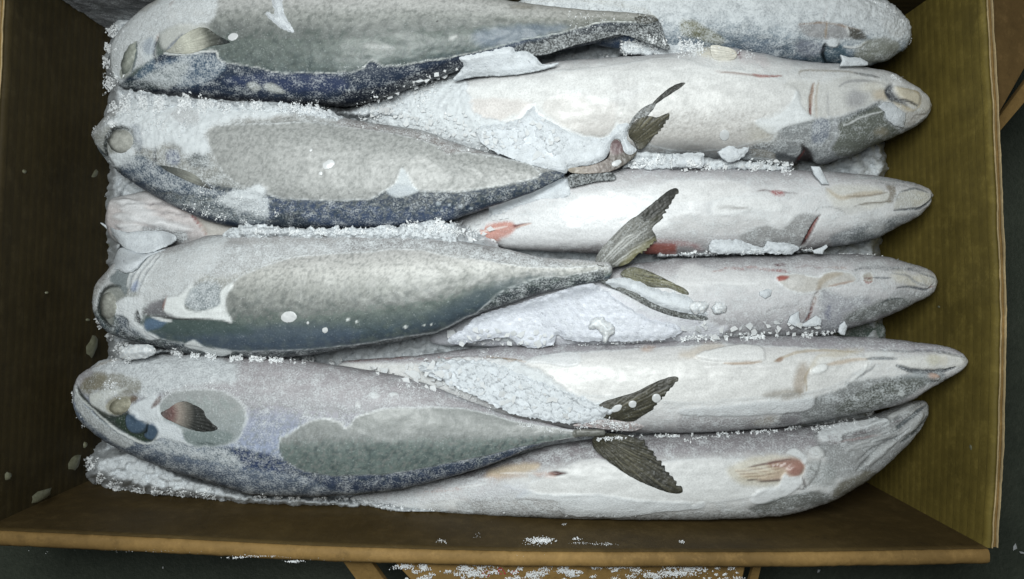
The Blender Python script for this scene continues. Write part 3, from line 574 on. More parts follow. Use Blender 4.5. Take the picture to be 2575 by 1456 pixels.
    c.blob(*C(6,(1890,1397))[0],15,9,6,(206,166,142),1,fe=.3,frost=.1,h=.001,warp=1);c.blob(*C(6,(1760,1400))[0],30,12,-10,(164,168,170),.7,fe=.5)
    # grey cheek
    c.poly(C(9,(880,190),(1000,100),(1100,60),(1240,20),(1260,-20),(1560,-60),(1900,-60),(1950,-40),(1800,30),(1600,150),(1300,250),(1000,290),(900,280)),(106,111,110),.85,frost=.40,warp=5,fe=6)
    c.poly(C(9,(1400,20),(1650,-40),(1850,-20),(1700,80),(1400,180),(1200,230),(1150,180)),(80,86,72),.75,frost=.4,warp=7,fe=8);c.blob(*C(9,(1650,65))[0],9,7,0,(190,196,190),.9)
    c.stroke(C(9,(1330,60),(1500,20),(1560,0)),5,(50,58,62),.7,warp=3,br=.5);c.stroke(C(9,(1300,-40),(1400,-100),(1450,-150)),6,(90,96,100),.6,warp=4)
    c.poly(C(9,(0,180),(300,160),(600,125),(800,120),(960,95),(1000,110),(940,190),(600,225),(300,235),(100,230),(0,225)),(196,198,200),.85,frost=.45,h=.0008,warp=3,fe=3)
    c.poly(C(9,(0,240),(300,245),(700,240),(900,260),(880,300),(700,320),(300,350),(0,360)),(136,126,130),.6,frost=.45)
    c.poly(C(9,(540,280),(640,240),(740,240),(760,270),(600,310)),(170,160,144),.7,warp=3)
    c.stroke(C(9,(690,290),(800,300),(880,300),(900,270)),7,(40,42,46),.8,warp=3);c.poly(C(9,(760,210),(880,200),(895,270),(820,300),(730,290)),(124,120,126),.8,frost=.3,rim=.3,warp=3)
r=mk('fifth right fish, pale pointed jaw reaching furthest towards the right carton wall',1750,960)
fish_body(r,[(2434,901),(2420,888),(2380,872),(2290,858),(2200,849),(2100,845),(1950,843),(1750,846),(1600,856),(1450,863),(1300,870),(1180,878),(1050,893),(900,905),(850,912)],
 [(2434,916),(2410,936),(2357,964),(2334,978),(2290,1005),(2200,1030),(2100,1048),(2010,1066),(1900,1076),(1713,1086),(1600,1086),(1450,1078),(1300,1060),(1150,1022),(1000,975),(850,925)],
 [(850,-.026),(1100,-.018),(1400,-.004),(1800,.004),(2100,.014),(2300,.030),(2434,.040)],.78,p_R4,r0=20,r1=16,lump=.0007,seed=15,bz=[(850,1),(1800,1),(2200,.85),(2434,.8)]);ROOTS['R4']=r

def p_R5(c):
    c.col=ramp(c.v,[(0,(124,116,120)),(.18,(150,142,146)),(.33,(204,202,198)),(.62,(214,213,210)),(.82,(186,184,180)),(1,(116,114,108))]);clouds(c,.12,8)
    c.fr[:]=.34
    c.poly(C(8,(1200,760),(1400,740),(1700,600),(1900,560),(2300,600),(2569,560),(3000,560),(3200,600),(3300,680),(3200,760),(3000,850),(2700,880),(2569,880),(2200,860),(1900,820),(1700,830),(1500,820),(1380,790)),(212,212,208),.6,frost=.12,gloss=.6,rim=.5,h=.0004,warp=4)
    c.poly(C(8,(1380,790),(1500,820),(1900,820),(2200,862),(2569,878),(2620,900),(2700,880),(2680,930),(2400,950),(2100,990),(1700,980),(1620,930),(1600,870),(1300,850)),(204,208,210),.8,frost=.32,h=.0008,warp=3,fe=3)
    c.poly(C(8,(900,860),(1300,840),(1600,880),(1640,970),(1200,980),(900,960)),(150,144,140),.7,frost=.55,warp=8)
    c.poly(C(8,(1000,760),(1300,740),(1400,800),(1200,850),(950,860)),(180,182,198),.4,gloss=.8,fe=14,warp=8)
    c.poly(C(8,(1430,420),(1600,440),(1750,470),(1790,520),(1700,570),(1450,600),(1150,620),(1200,540)),(140,130,134),.85,frost=.48,warp=5)
    c.poly(C(8,(1100,640),(1250,600),(1440,585),(1480,610),(1420,650),(1250,670),(1100,700)),(206,180,136),.75,warp=4,fe=9,frost=.15);c.poly(C(8,(1060,680),(1200,665),(1400,680),(1250,705),(1080,740)),(208,176,146),.5,warp=6,fe=8)
    c.stroke(C(8,(1180,660),(1350,662),(1540,668)),3,(226,216,204),.8,warp=1)
    c.poly(C(8,(1540,665),(1590,645),(1640,655),(1680,662),(1640,672),(1600,680)),(78,24,20),1,fe=2.5,warp=1.5,frost=0,h=-.0012);c.poly(C(8,(1440,665),(1560,655),(1600,690),(1480,690)),(196,140,120),.5,warp=4,fe=6)
    c.poly([(900,1240),(1000,1225),(1150,1200),(1250,1205),(1200,1245),(1060,1265),(920,1265)],(206,196,198),.6,frost=.6,warp=6)
    c.stroke(C(8,(620,800),(760,790),(850,780),(1000,750)),8,(196,140,124),.55,warp=6,br=1.6)
    c.stroke(C(8,(860,770),(1000,755),(1080,735)),3,(238,236,232),.9,warp=2)
    # red pectoral patch under glaze
    c.poly(C(9,(340,640),(480,560),(620,530),(800,530),(900,560),(930,620),(900,680),(800,730),(640,760),(450,750)),(198,188,164),.8,frost=.08,warp=3,fe=9)
    c.poly(C(9,(640,590),(740,560),(860,548),(920,590),(910,640),(860,685),(800,665),(760,680),(720,715),(560,710),(620,680),(700,650)),(158,102,82),.9,frost=.05,warp=3,fe=8,gloss=.8)
    c.poly(C(9,(430,690),(560,650),(740,620),(800,650),(740,700),(600,720)),(206,186,150),.65,warp=3,fe=8)
    c.stroke(C(9,(500,620),(640,590),(820,555)),4,(96,52,38),.8,warp=1);c.stroke(C(9,(500,712),(620,718),(740,715)),4,(70,48,40),.85,warp=1)
    for k in range(7): c.stroke(C(9,(400+k*8,640+k*9),(560,620+k*13),(740,590+k*13)),2.4,(150,112,80) if k%2 else (216,196,160),.6,warp=1,fe=1.5)
    c.blob(*C(9,(855,640))[0],22,14,-30,(172,116,98),.7,fe=.5,h=.0012)
    for p in((690,605),(722,600),(750,605),(772,592)): c.blob(*C(9,p)[0],3.4,3.4,0,(226,200,190),.9,fe=.3,warp=0)
    c.poly(C(9,(520,880),(560,800),(640,775),(720,760),(770,670),(810,690),(850,685),(900,690),(910,730),(870,780),(750,850),(640,890)),(212,214,214),.95,frost=.2,h=.0009,warp=1.5,fe=2.5)
    c.poly(C(9,(790,510),(850,475),(930,530),(940,570),(925,600),(890,560),(840,535)),(206,208,208),.9,frost=.25,h=.0009,warp=2,fe=2.5)
    c.poly(C(9,(935,560),(1040,550),(1020,650),(960,740),(915,760),(900,690),(930,640)),(184,180,176),.9,frost=.3,h=.001,warp=3,fe=2.5);c.stroke(C(9,(960,620),(1000,650),(1010,670)),3,(40,40,40),.9,warp=1)
    c.poly(C(9,(960,480),(1030,460),(1080,510),(1050,545),(980,520)),(200,200,196),.9,frost=.4,h=.0012,warp=2,fe=2.5)
    c.stroke(C(9,(900,690),(920,740),(925,780),(860,780)),4,(90,80,78),.8,warp=2)
    # grey cheek, jaw lines
    c.poly(C(9,(1000,330),(1250,260),(1600,90),(1850,120),(1850,260),(1600,560),(1400,660),(1150,700),(1050,660),(1080,560)),(126,128,128),.8,frost=.30,warp=6,fe=9)
    c.poly(C(9,(1030,400),(1040,340),(1150,300),(1300,280),(1450,250),(1530,260),(1560,290),(1400,330),(1220,370),(1200,420),(1100,440)),(206,206,206),.9,frost=.6,h=.0016,warp=5,fe=4)
    c.poly(C(9,(1560,200),(1700,130),(1800,130),(1840,160),(1700,220),(1600,260),(1550,250)),(156,154,148),.8,warp=3)
    for q,wd,cc in ((((1190,400),(1300,370),(1420,340),(1560,290),(1640,270)),6,(110,96,98)),(((1160,430),(1280,410),(1400,390),(1540,370)),5,(146,120,118)),(((1420,420),(1560,360),(1660,290),(1760,210),(1840,150)),8,(62,70,74)),(((1300,470),(1450,430),(1600,400),(1700,330)),5,(100,102,104)),(((1650,430),(1740,370),(1820,280),(1840,240)),8,(52,60,60)),(((1500,320),(1580,270),(1700,200),(1800,130)),5,(90,94,96)),(((1320,640),(1400,560),(1520,460),(1620,400)),10,(120,122,120)),(((1330,560),(1440,480),(1560,420)),5,(116,118,118))):
        c.stroke(C(9,*q),wd,cc,.8,warp=3,h=-.001)
    for q in (((1250,480),(1450,410),(1600,330)),((1640,380),(1720,320),(1800,220)),((1400,600),(1500,500),(1600,420)),((1560,240),(1660,200),(1760,150)),((1400,330),(1520,290),(1580,270))):
        c.stroke(C(9,*q),15,(188,190,188),.6,warp=4,fe=7,h=.0012)
    c.poly(C(9,(1100,390),(1160,400),(1170,440),(1110,440)),(120,92,96),.6,warp=3)
    c.poly(C(9,(980,560),(1140,620),(1160,680),(1150,740),(1100,760),(940,720)),(140,146,142),.6,frost=.4,warp=5)
    # lower edge
    c.poly(C(9,(1130,820),(1180,730),(1300,690),(1400,640),(1470,670),(1400,730),(1200,850),(1100,880)),(96,88,58),.8,frost=.25,warp=5)
    c.poly(C(9,(500,920),(700,860),(900,810),(1000,800),(1110,820),(1080,880),(900,920),(600,960)),(80,84,74),.8,frost=.3,warp=5,fe=6);c.stroke(C(9,(560,905),(720,860),(1000,800)),4,(120,126,122),.7,warp=2)
    c.poly(C(9,(320,940),(400,930),(470,940),(460,960),(350,955)),(196,196,190),.8,frost=.6)
    mottle(c,.5,.86,1.2,7,9,(84,82,74))
r=mk('lowest right fish, red patch behind its head, which bends upwards',1700,1190)
fish_body(r,[(2336,1015),(2322,1006),(2290,1009),(2240,1030),(2180,1050),(2050,1070),(1950,1078),(1713,1090),(1600,1096),(1500,1104),(1380,1122),(1250,1165),(1100,1208),(1000,1232),(880,1246)],
 [(2336,1030),(2320,1065),(2280,1112),(2230,1160),(2160,1214),(2080,1258),(2030,1276),(1950,1294),(1713,1303),(1600,1303),(1400,1300),(1250,1294),(1100,1288),(1000,1278),(880,1262)],
 [(880,-.026),(1100,-.018),(1400,-.006),(1800,.0),(2336,.006)],.78,p_R5,r0=22,r1=16,lump=.0007,seed=16);ROOTS['R5']=r
HM_R=HM.copy()

# ---- left-hand fish (heads to the left, lying on their sides)
def p_F1(c):
    c.col=ramp(c.v,[(0,(196,194,186)),(.32,(194,193,186)),(.42,(160,163,154)),(.52,(112,120,114)),(.80,(92,104,102)),(.90,(44,56,74)),(1,(10,18,30))]);clouds(c,.12,1)
    streaks(c,.38,1,3.0,20,(.5,1));bars(c,.42,.44,.8,1,30);mottle(c,.28,.1,.45,10,1,(120,124,118));mottle(c,.35,.35,.85,14,1,(96,104,98))
    t=ss(1150,1600,c.px)[:,None];c.col=c.col*(1-t*.35)+lin((128,122,96))*t*.35*(c.v<.75)[:,None]
    c.col*=.80;c.fr[:]=.08;c.gl[:]=.55
    G=C(1,(1640,440),(1700,470),(1900,500),(2100,545),(2569,540))+C(2,(130,520),(200,460),(250,465),(300,490),(430,490),(560,470),(800,430),(900,410),(1100,370),(1300,310),(1550,265),(1800,205),(1950,165),(2200,165))
    back=G+[(1660,120),(1300,300),(800,340),(300,300),(285,215)]+C(1,(900,600),(1030,570),(1180,420),(1230,400),(1400,405),(1600,382))
    c.poly(back,(28,42,62),.95,fe=3,frost=.27,gloss=.1,warp=2,smooth=False,h=-.0006)
    c.poly(C(1,(1300,430),(1560,410),(1700,500),(1500,640),(1250,640),(1000,600),(1150,480)),(74,98,120),.7,frost=.5,warp=9,fe=8)
    c.poly(C(1,(1040,600),(1160,520),(1400,460),(1350,600),(1260,680),(1080,650)),(150,154,150),.6,frost=.6,warp=9,fe=8)
    c.poly(C(1,(900,650),(1300,690),(2100,740),(2569,760),(2569,820),(900,780)),(10,16,30),.85,frost=.24,warp=5,fe=8)
    c.poly(C(2,(0,700),(300,650),(600,530),(880,440),(900,520),(500,700),(0,820)),(14,20,32),.7,frost=.25,warp=5,fe=8)
    c.poly(C(2,(1280,360),(1500,280),(1900,190),(2200,160),(2350,150),(2350,250),(1900,320),(1430,420)),(26,34,38),.85,frost=.32,warp=3)
    c.poly(C(1,(1800,560),(2500,560),(2569,680),(2100,690),(1700,620)),(50,62,98),.5,frost=.27,warp=8,fe=12)
    c.stroke(G,3.0,(206,210,204),.95,warp=3.5,fe=1.8,h=.0006,taper=False,br=.9);c.stroke(C(1,(1230,400),(1400,407),(1600,382),(1635,440)),4,(216,218,212),.9,warp=2,taper=False)
    c.poly(C(1,(1850,640),(1900,620),(1950,660),(1900,690)),(170,172,160),.8,frost=.5,warp=3);c.poly(C(1,(1970,650),(2020,625),(2110,670),(2120,700),(2020,690)),(186,188,176),.9,frost=.5,warp=3)
    c.poly(C(2,(180,330),(370,350),(370,370),(200,360)),(176,180,172),.6,warp=3,frost=.3);c.poly(C(2,(800,285),(850,265),(840,285),(805,298)),(200,204,196),.7,warp=1)
    c.blob(*C(2,(710,162))[0],3.2,2.6,0,(14,14,16),1,fe=.3,warp=0)
    c.poly(C(2,(1260,40),(1340,30),(1430,50),(1420,65),(1280,60)),(120,112,96),.6,warp=3)
    c.poly(C(2,(1000,230),(1400,180),(1700,200),(1400,300),(1050,350)),(96,112,134),.5,warp=8,fe=12)
    # head
    c.poly(C(1,(860,640),(800,400),(830,180),(1100,80),(1300,-60),(1600,-60),(1590,150),(1480,190),(1250,210),(1170,320),(1160,440),(1000,520),(920,610)),(200,203,203),.8,frost=.55,gloss=.2,warp=6,fe=8)
    c.poly(C(1,(1240,220),(1400,180),(1560,200),(1560,330),(1400,370),(1250,370),(1200,300)),(206,206,196),.7,frost=.1,warp=5,fe=8)
    for k,x in enumerate((1480,1330,1290)): c.blob(*C(1,(x,100+k*10))[0],13,11,0,(212,212,208),.4,fe=.6)
    c.stroke(C(1,(1100,190),(1070,260),(1040,320)),5,(112,116,118),.6);c.stroke(C(1,(1300,0),(1270,50)),4,(150,120,110),.7)
    c.stroke(C(1,(1185,250),(1165,300),(1145,380),(1150,450),(1160,490)),7,(40,40,48),.95,h=-.0016,warp=2);c.stroke(C(1,(1190,250),(1165,300)),7,(170,140,120),.7)
    c.poly(C(1,(930,440),(960,370),(1010,310),(1030,330),(1010,480),(960,560),(905,590),(895,530),(925,490)),(142,146,132),.9,frost=.08,gloss=.7,warp=2,fe=3)
    c.stroke(C(1,(1025,320),(1015,450),(990,540)),6,(70,84,92),.7,warp=2)
    c.poly(C(1,(890,650),(960,600),(1060,610),(1180,660),(1060,690),(1030,650),(1000,720),(900,700)),(36,50,54),.85,frost=.35,warp=3)
    c.poly(C(1,(1020,560),(1140,440),(1140,520),(1070,580)),(70,92,110),.8,frost=.3,warp=4);c.blob(*C(1,(1100,410))[0],12,14,0,(206,212,214),.85)
    c.poly(C(1,(1060,340),(1140,270),(1140,400),(1080,400)),(150,158,168),.8,frost=.2,warp=3)
    c.stroke(C(1,(1250,380),(1290,330),(1370,260)),5,(84,92,112),.7,warp=2)
r=mk('topmost left fish on its side, grey green flank and dark blue back',850,110)
fish_body(r,[(276,165),(284,120),(300,92),(340,50),(400,8),(470,-25),(600,-45),(800,-50),(1000,-38),(1200,-8),(1400,20),(1600,34),(1655,40)],
 [(276,180),(298,216),(340,230),(450,246),(560,256),(700,262),(790,264),(862,266),(950,250),(1036,218),(1117,190),(1200,168),(1349,140),(1500,108),(1600,82),(1655,66)],
 [(276,.0),(700,.006),(1200,.014),(1655,.022)],.62,p_F1,r0=26,r1=20,lump=.0006,seed=21);ROOTS['F1']=r

def p_F2(c):
    c.col=ramp(c.v,[(0,(190,188,186)),(.1,(178,176,170)),(.5,(176,174,164)),(.72,(150,152,144)),(.85,(96,106,112)),(1,(40,48,56))]);clouds(c,.14,2)
    c.col*=.78;c.fr[:]=.42;c.gl[:]=.15
    G=C(1,(1560,960),(1565,1080),(1600,1180),(1680,1300),(1760,1370),(1900,1430))+C(4,(2010,30),(2120,60),(2400,72))+C(5,(0,72),(200,65),(300,10))+C(2,(400,1380),(440,1265),(480,1300),(530,1400),(560,1430),(850,1440),(1200,1390),(1460,1330),(1490,1300),(1400,1230),(1200,1190),(900,1140),(790,1160),(700,1090),(550,1040),(300,990),(0,950))+C(1,(2300,915),(2200,920),(2050,930),(1700,935))
    # dark back outside
    B=C(1,(1200,1240),(1400,1350),(1700,1400),(1900,1430))+C(4,(2010,30),(2120,60),(2400,72))+C(5,(0,72),(200,65),(300,10))+C(2,(400,1380),(530,1400),(560,1430),(850,1440),(1200,1390),(1460,1330),(1490,1290),(1560,1270),(1650,1270),(1680,1320))+[(1420,480),(1200,600),(700,620),(400,540),(300,440)]+C(1,(900,1240))
    c.poly(B,(36,50,68),.95,fe=5,frost=.25,warp=4,smooth=False)
    c.poly(C(4,(2000,60),(2569,100),(2700,90),(3000,130),(3400,120),(3300,240),(2569,260),(2200,250),(1900,160)),(62,78,108),.6,frost=.26,warp=10,fe=12)
    c.poly(C(4,(2150,160),(2350,240),(2600,280),(3100,260),(3300,200),(3300,330),(2000,330)),(26,36,44),.7,frost=.26,warp=5,fe=8)
    c.poly(C(4,(1230,60),(1500,40),(1850,100),(2000,200),(1850,250),(1500,160)),(96,106,112),.7,frost=.40,warp=6)
    c.poly(G,(158,159,154),.85,fe=2.5,frost=.05,gloss=.6,h=.0007,rim=.85,warp=1.5,smooth=False)
    q=ss(.05,.2,c.v)
    mottle(c,.34,.12,.9,9,4,(104,107,104));mottle(c,.3,.1,.9,13,14,(125,127,121));streaks(c,.14,3,4,9,(.3,1));bars(c,.45,.72,.93,2,26)
    c.poly(C(2,(0,950),(300,990),(550,1040),(700,1090),(790,1160),(900,1140),(1200,1170),(1000,1100),(700,1020),(400,950),(0,890)),(132,118,114),.8,frost=.45,warp=4,fe=4)
    c.poly(C(2,(440,1265),(400,1380),(330,1430),(400,1480),(560,1440),(520,1390),(480,1310)),(196,202,206),.75,frost=.35,h=.0006,warp=1.5,fe=3)
    # head frost
    c.poly(C(1,(690,1010),(850,880),(1030,740),(1300,760),(1600,780),(2100,760),(2300,830),(1900,880),(1650,920),(1550,980),(1560,1150),(1400,1160),(1300,1060),(1150,1120),(1050,1100),(1000,980),(900,940),(800,970)),(214,218,222),.85,frost=.9,gloss=0,warp=12,fe=9,h=.0012)
    c.poly(C(1,(1330,820),(1480,830),(1500,930),(1420,960),(1320,900)),(176,176,174),.6,frost=.4,warp=8,fe=8)
    c.poly(C(1,(980,950),(1060,960),(1080,1080),(1040,1160),(960,1060)),(120,128,140),.6,frost=.5,warp=9)
    c.poly(C(1,(900,1250),(1020,1160),(1130,1200),(1200,1250),(1400,1350),(1560,1410),(1700,1460),(1300,1440),(1000,1330)),(76,90,106),.85,frost=.5,warp=7)
    c.poly(C(1,(1250,1130),(1330,1130),(1350,1220),(1260,1230)),(90,100,130),.7,frost=.5,warp=5);c.poly(C(1,(1400,1180),(1560,1160),(1570,1240),(1450,1250)),(80,90,96),.6,frost=.45,warp=6)
    for k in range(5): c.stroke(C(1,(1420,1140+k*22),(1560,1165+k*20)),2.5,(46,54,60),.7,warp=3,br=1)
    c.stroke(C(1,(1310,840),(1270,890),(1240,940),(1225,980)),3.4,(150,92,72),.85,warp=2,br=.8)
    c.stroke(C(1,(1165,1100),(1150,1160),(1150,1210),(1135,1250)),8,(26,26,32),.95,h=-.0016,warp=3);c.stroke(C(1,(1100,1180),(1120,1240)),5,(60,66,76),.6,warp=3)
    for q in (((1350,930),(1300,1020)),((1400,900),(1360,1000)),((1440,930),(1400,1010)),((1280,940),(1240,960))): c.stroke(C(1,*q),5,(120,128,136),.6,warp=4,br=1)
    c.poly(C(1,(690,1030),(760,960),(870,940),(980,970),(1000,1060),(980,1100),(820,1160),(790,1180),(740,1110)),(150,152,142),.7,frost=.3,fe=4,warp=3)
    c.stroke(C(1,(720,1090),(790,1180),(850,1250),(900,1300)),4,(36,44,46),.9,warp=2,h=-.001)
    c.poly(C(1,(800,1170),(900,1140),(990,1110),(1000,1160),(920,1200),(900,1240),(860,1240)),(216,220,222),.9,frost=.5,h=.0008,warp=3)
    c.blob(*C(1,(910,1190))[0],30,16,-20,(214,218,220),.6,frost=.6)
    c.poly(C(1,(1850,1420),(1950,1380),(2000,1430),(1950,1490),(1800,1500),(1700,1440)),(196,200,204),.75,frost=.85,warp=7,h=.001)
    c.poly(C(4,(1640,50),(1850,0),(2000,60),(2000,200),(1850,170),(1700,120)),(170,176,182),.5,frost=.75,warp=12,fe=12)
    c.stroke(C(1,(985,985),(930,955),(860,962),(805,1010),(785,1085),(795,1150),(850,1230)),9,(36,42,40),.95,fe=4,warp=2,h=-.0008);c.stroke(C(1,(1000,1000),(1000,1060),(985,1105)),4,(90,98,98),.7,warp=1)
    for k,(x,y,r) in enumerate(((715,100,8),(885,120,7),(800,110,5),(960,135,5),(745,150,4))): c.blob(*C(5,(x,y))[0],r*.8,r*.7,0,(150,158,164),.9,fe=.3,warp=1,h=.0006)
r=mk('second left fish on its side, round clear eye window and spotted grey flank',830,420)
fish_body(r,[(230,333),(262,302),(290,280),(330,264),(420,256),(540,256),(700,264),(805,284),(862,298),(960,314),(1063,330),(1130,354),(1231,387),(1365,422),(1420,434)],
 [(230,345),(262,395),(300,434),(340,462),(400,498),(470,534),(560,566),(640,577),(740,581),(850,578),(1000,572),(1110,560),(1200,532),(1270,508),(1342,482),(1420,444)],
 [(230,.002),(700,.006),(1200,.016),(1420,.024)],.62,p_F2,r0=22,r1=10,lump=.0006,seed=22);ROOTS['F2']=r

def p_F3(c):
    c.col=ramp(c.v,[(0,(176,170,170)),(.15,(182,178,174)),(.36,(196,194,184)),(.50,(160,162,152)),(.66,(108,118,112)),(.85,(74,88,96)),(1,(44,56,68))]);clouds(c,.14,3)
    c.col*=.80;c.fr[:]=.36;c.gl[:]=.2
    G=C(4,(1740,980),(1690,900),(1690,780),(1740,700),(1800,640),(2000,560),(2200,500),(2400,480))+C(5,(0,470),(150,465),(400,440),(600,450),(700,470),(850,500),(1000,510),(1200,545),(1400,575),(1700,580),(1900,565),(1940,590),(1700,645),(1500,655),(1380,690),(1250,730),(1150,780),(1090,840),(1000,910),(850,980),(700,1060),(560,1080),(400,1100),(200,1140),(0,1165))+C(4,(2300,1190),(2000,1200),(1740,1200),(1560,1170),(1400,1145),(1200,1110),(1100,1050),(1075,1000),(1090,930),(1300,950),(1600,960))
    D=C(4,(880,940),(1000,980),(1200,1130),(1500,1200),(2000,1220),(2569,1180))+C(5,(400,1110),(850,990),(1090,850),(1250,740),(1500,665),(1900,600),(1960,600),(1960,700),(1500,790),(1100,900),(700,1150),(0,1300))+C(4,(2000,1300),(1300,1250),(900,1100))
    c.poly(D,(40,46,50),.9,fe=4,frost=.34,warp=3,smooth=False)
    c.poly(G,None,fe=2.5,frost=.04,gloss=.6,h=.0007,rim=.85,warp=1.5,smooth=False)
    streaks(c,.22,5,2.4,6,(.3,1));bars(c,.34,.5,.95,3,32);mottle(c,.36,.15,.66,9,5,(104,107,102));mottle(c,.4,.5,.95,22,8,(84,94,90))
    c.poly(C(5,(1000,740),(1300,640),(1600,620),(1500,660),(1250,730),(1100,800),(900,900),(700,1000),(500,1050),(800,850)),(70,82,90),.6,fe=14,warp=8)
    c.poly(C(4,(2100,1000),(2569,1020),(2700,1060),(2569,1150),(2200,1180),(1700,1180),(1400,1100)),(72,84,104),.4,fe=14,warp=8)
    c.poly(C(4,(1090,940),(1400,950),(1740,985),(1900,1060),(1500,1080),(1200,1060)),(64,80,78),.6,fe=10,warp=6)
    # upper frosted strip
    c.poly(C(5,(0,380),(500,370),(900,400),(1200,450),(1700,560),(1200,540),(900,490),(600,440),(300,430),(0,460)),(124,118,118),.75,frost=.55,warp=4,fe=6)
    c.poly(C(4,(1300,560),(1500,450),(1900,400),(2569,400),(2569,460),(2200,490),(1900,580),(1700,650),(1600,640)),(176,176,178),.6,frost=.5,warp=8,fe=8)
    # frost film patch over pectoral
    c.poly(C(4,(1230,840),(1260,800),(1330,790),(1390,740),(1430,700),(1480,780),(1390,850),(1400,890),(1480,905),(1560,890),(1640,850),(1650,760),(1720,700),(1750,720),(1700,790),(1690,880),(1740,985),(1640,965),(1300,945),(1240,910)),(214,218,214),1,fe=2.5,frost=.15,h=.0009,warp=2)
    c.poly(C(4,(1420,760),(1500,700),(1640,700),(1650,850),(1560,890),(1450,890),(1390,850)),(128,136,142),.8,frost=.5,warp=7,fe=6)
    # head
    c.poly(C(4,(700,900),(690,820),(830,600),(900,420),(1240,480),(1500,380),(1700,330),(1600,560),(1350,780),(1230,800),(1100,900),(1000,720),(850,840)),(198,200,200),.8,frost=.45,warp=6,fe=8)
    c.poly(C(4,(850,620),(890,590),(940,610),(990,620),(970,720),(940,790),(880,720),(830,690),(820,640)),(112,120,122),.9,frost=.12,gloss=.5,warp=4,fe=4)
    c.poly(C(4,(740,800),(800,710),(880,720),(930,790),(860,840),(830,900),(850,960),(840,1010),(780,980),(735,900)),(136,140,130),.95,frost=.05,gloss=.7,warp=2,fe=5);c.blob(*C(4,(800,850))[0],14,26,0,(160,160,146),.6,fe=.7)
    c.stroke(C(4,(740,790),(735,860),(760,940),(800,1000)),4,(60,66,66),.8,warp=2)
    c.stroke(C(4,(900,720),(830,715),(770,750),(738,830),(750,930),(800,1005),(850,1030)),9,(46,52,50),.9,fe=4,warp=2,h=-.0008)
    for k in range(7): c.stroke(C(4,(1230-k*26,470+k*8),(1110-k*22,620),(1050-k*16,760-k*6)),3.2,(140,144,148) if k%2 else (208,210,208),.65,warp=2,h=.0004 if k%2==0 else -.0005)
    c.poly(C(4,(985,720),(1030,670),(1030,740),(990,760)),(120,134,166),.7,fe=5)
    c.poly(C(4,(835,880),(900,820),(1000,795),(1060,800),(1070,860),(1060,960),(1030,900),(1010,960),(1060,1010),(1100,1050),(1200,1100),(1100,1120),(980,1040),(960,960),(900,940),(850,930)),(210,213,213),.95,fe=4,frost=.55,h=.001,warp=3)
    c.poly(C(4,(870,950),(930,930),(980,1000),(1080,1080),(1100,1110),(980,1080),(900,1020)),(74,84,96),.85,frost=.45,warp=4)
    c.stroke(C(4,(1030,910),(1025,960),(1040,1000)),9,(26,28,30),.95,h=-.0018,warp=2)
    c.poly(C(4,(1070,920),(1130,840),(1230,820),(1225,900),(1300,945),(1110,925)),(110,106,112),.85,frost=.15,warp=4,fe=6);c.stroke(C(4,(1250,790),(1230,860),(1230,900)),6,(160,110,100),.7,warp=2);c.stroke(C(4,(1100,930),(1300,955),(1600,965)),4,(50,46,42),.85,warp=1)
    c.poly(C(4,(1100,960),(1250,975),(1200,1020),(1100,1040)),(96,120,150),.6,fe=6)
    c.poly(C(4,(1130,940),(1290,970),(1270,985),(1200,975)),(214,218,216),.9,fe=2,warp=1)
    c.poly(C(4,(1380,1160),(1450,1115),(1500,1140),(1560,1175),(1740,1205),(1650,1240),(1500,1200)),(206,210,208),.95,frost=.25,h=.0007,fe=2.5,warp=1.5)
    for x,y,r in((470,1018,4.5),(105,982,4),(608,1005,3),(662,1000,3),(38,965,4)): c.blob(*C(5,(x,y))[0],r,r,0,(206,212,206),.9,fe=.3,warp=0,h=.0005)
r=mk('third left fish on its side under clear ice, white film patch behind its cheek',860,750)
fish_body(r,[(231,752),(245,715),(275,680),(300,655),(340,638),(369,634),(487,606),(537,592),(671,586),(862,590),(1063,595),(1164,608),(1265,625),(1365,647),(1483,655),(1540,662)],
 [(231,768),(250,806),(280,838),(340,858),(436,880),(520,894),(640,899),(750,896),(862,880),(996,859),(1097,836),(1150,812),(1210,786),(1281,762),(1365,736),(1483,712),(1540,700)],
 [(231,.0),(700,.008),(1200,.018),(1540,.026)],.60,p_F3,r0=22,r1=14,lump=.0006,seed=23);ROOTS['F3']=r

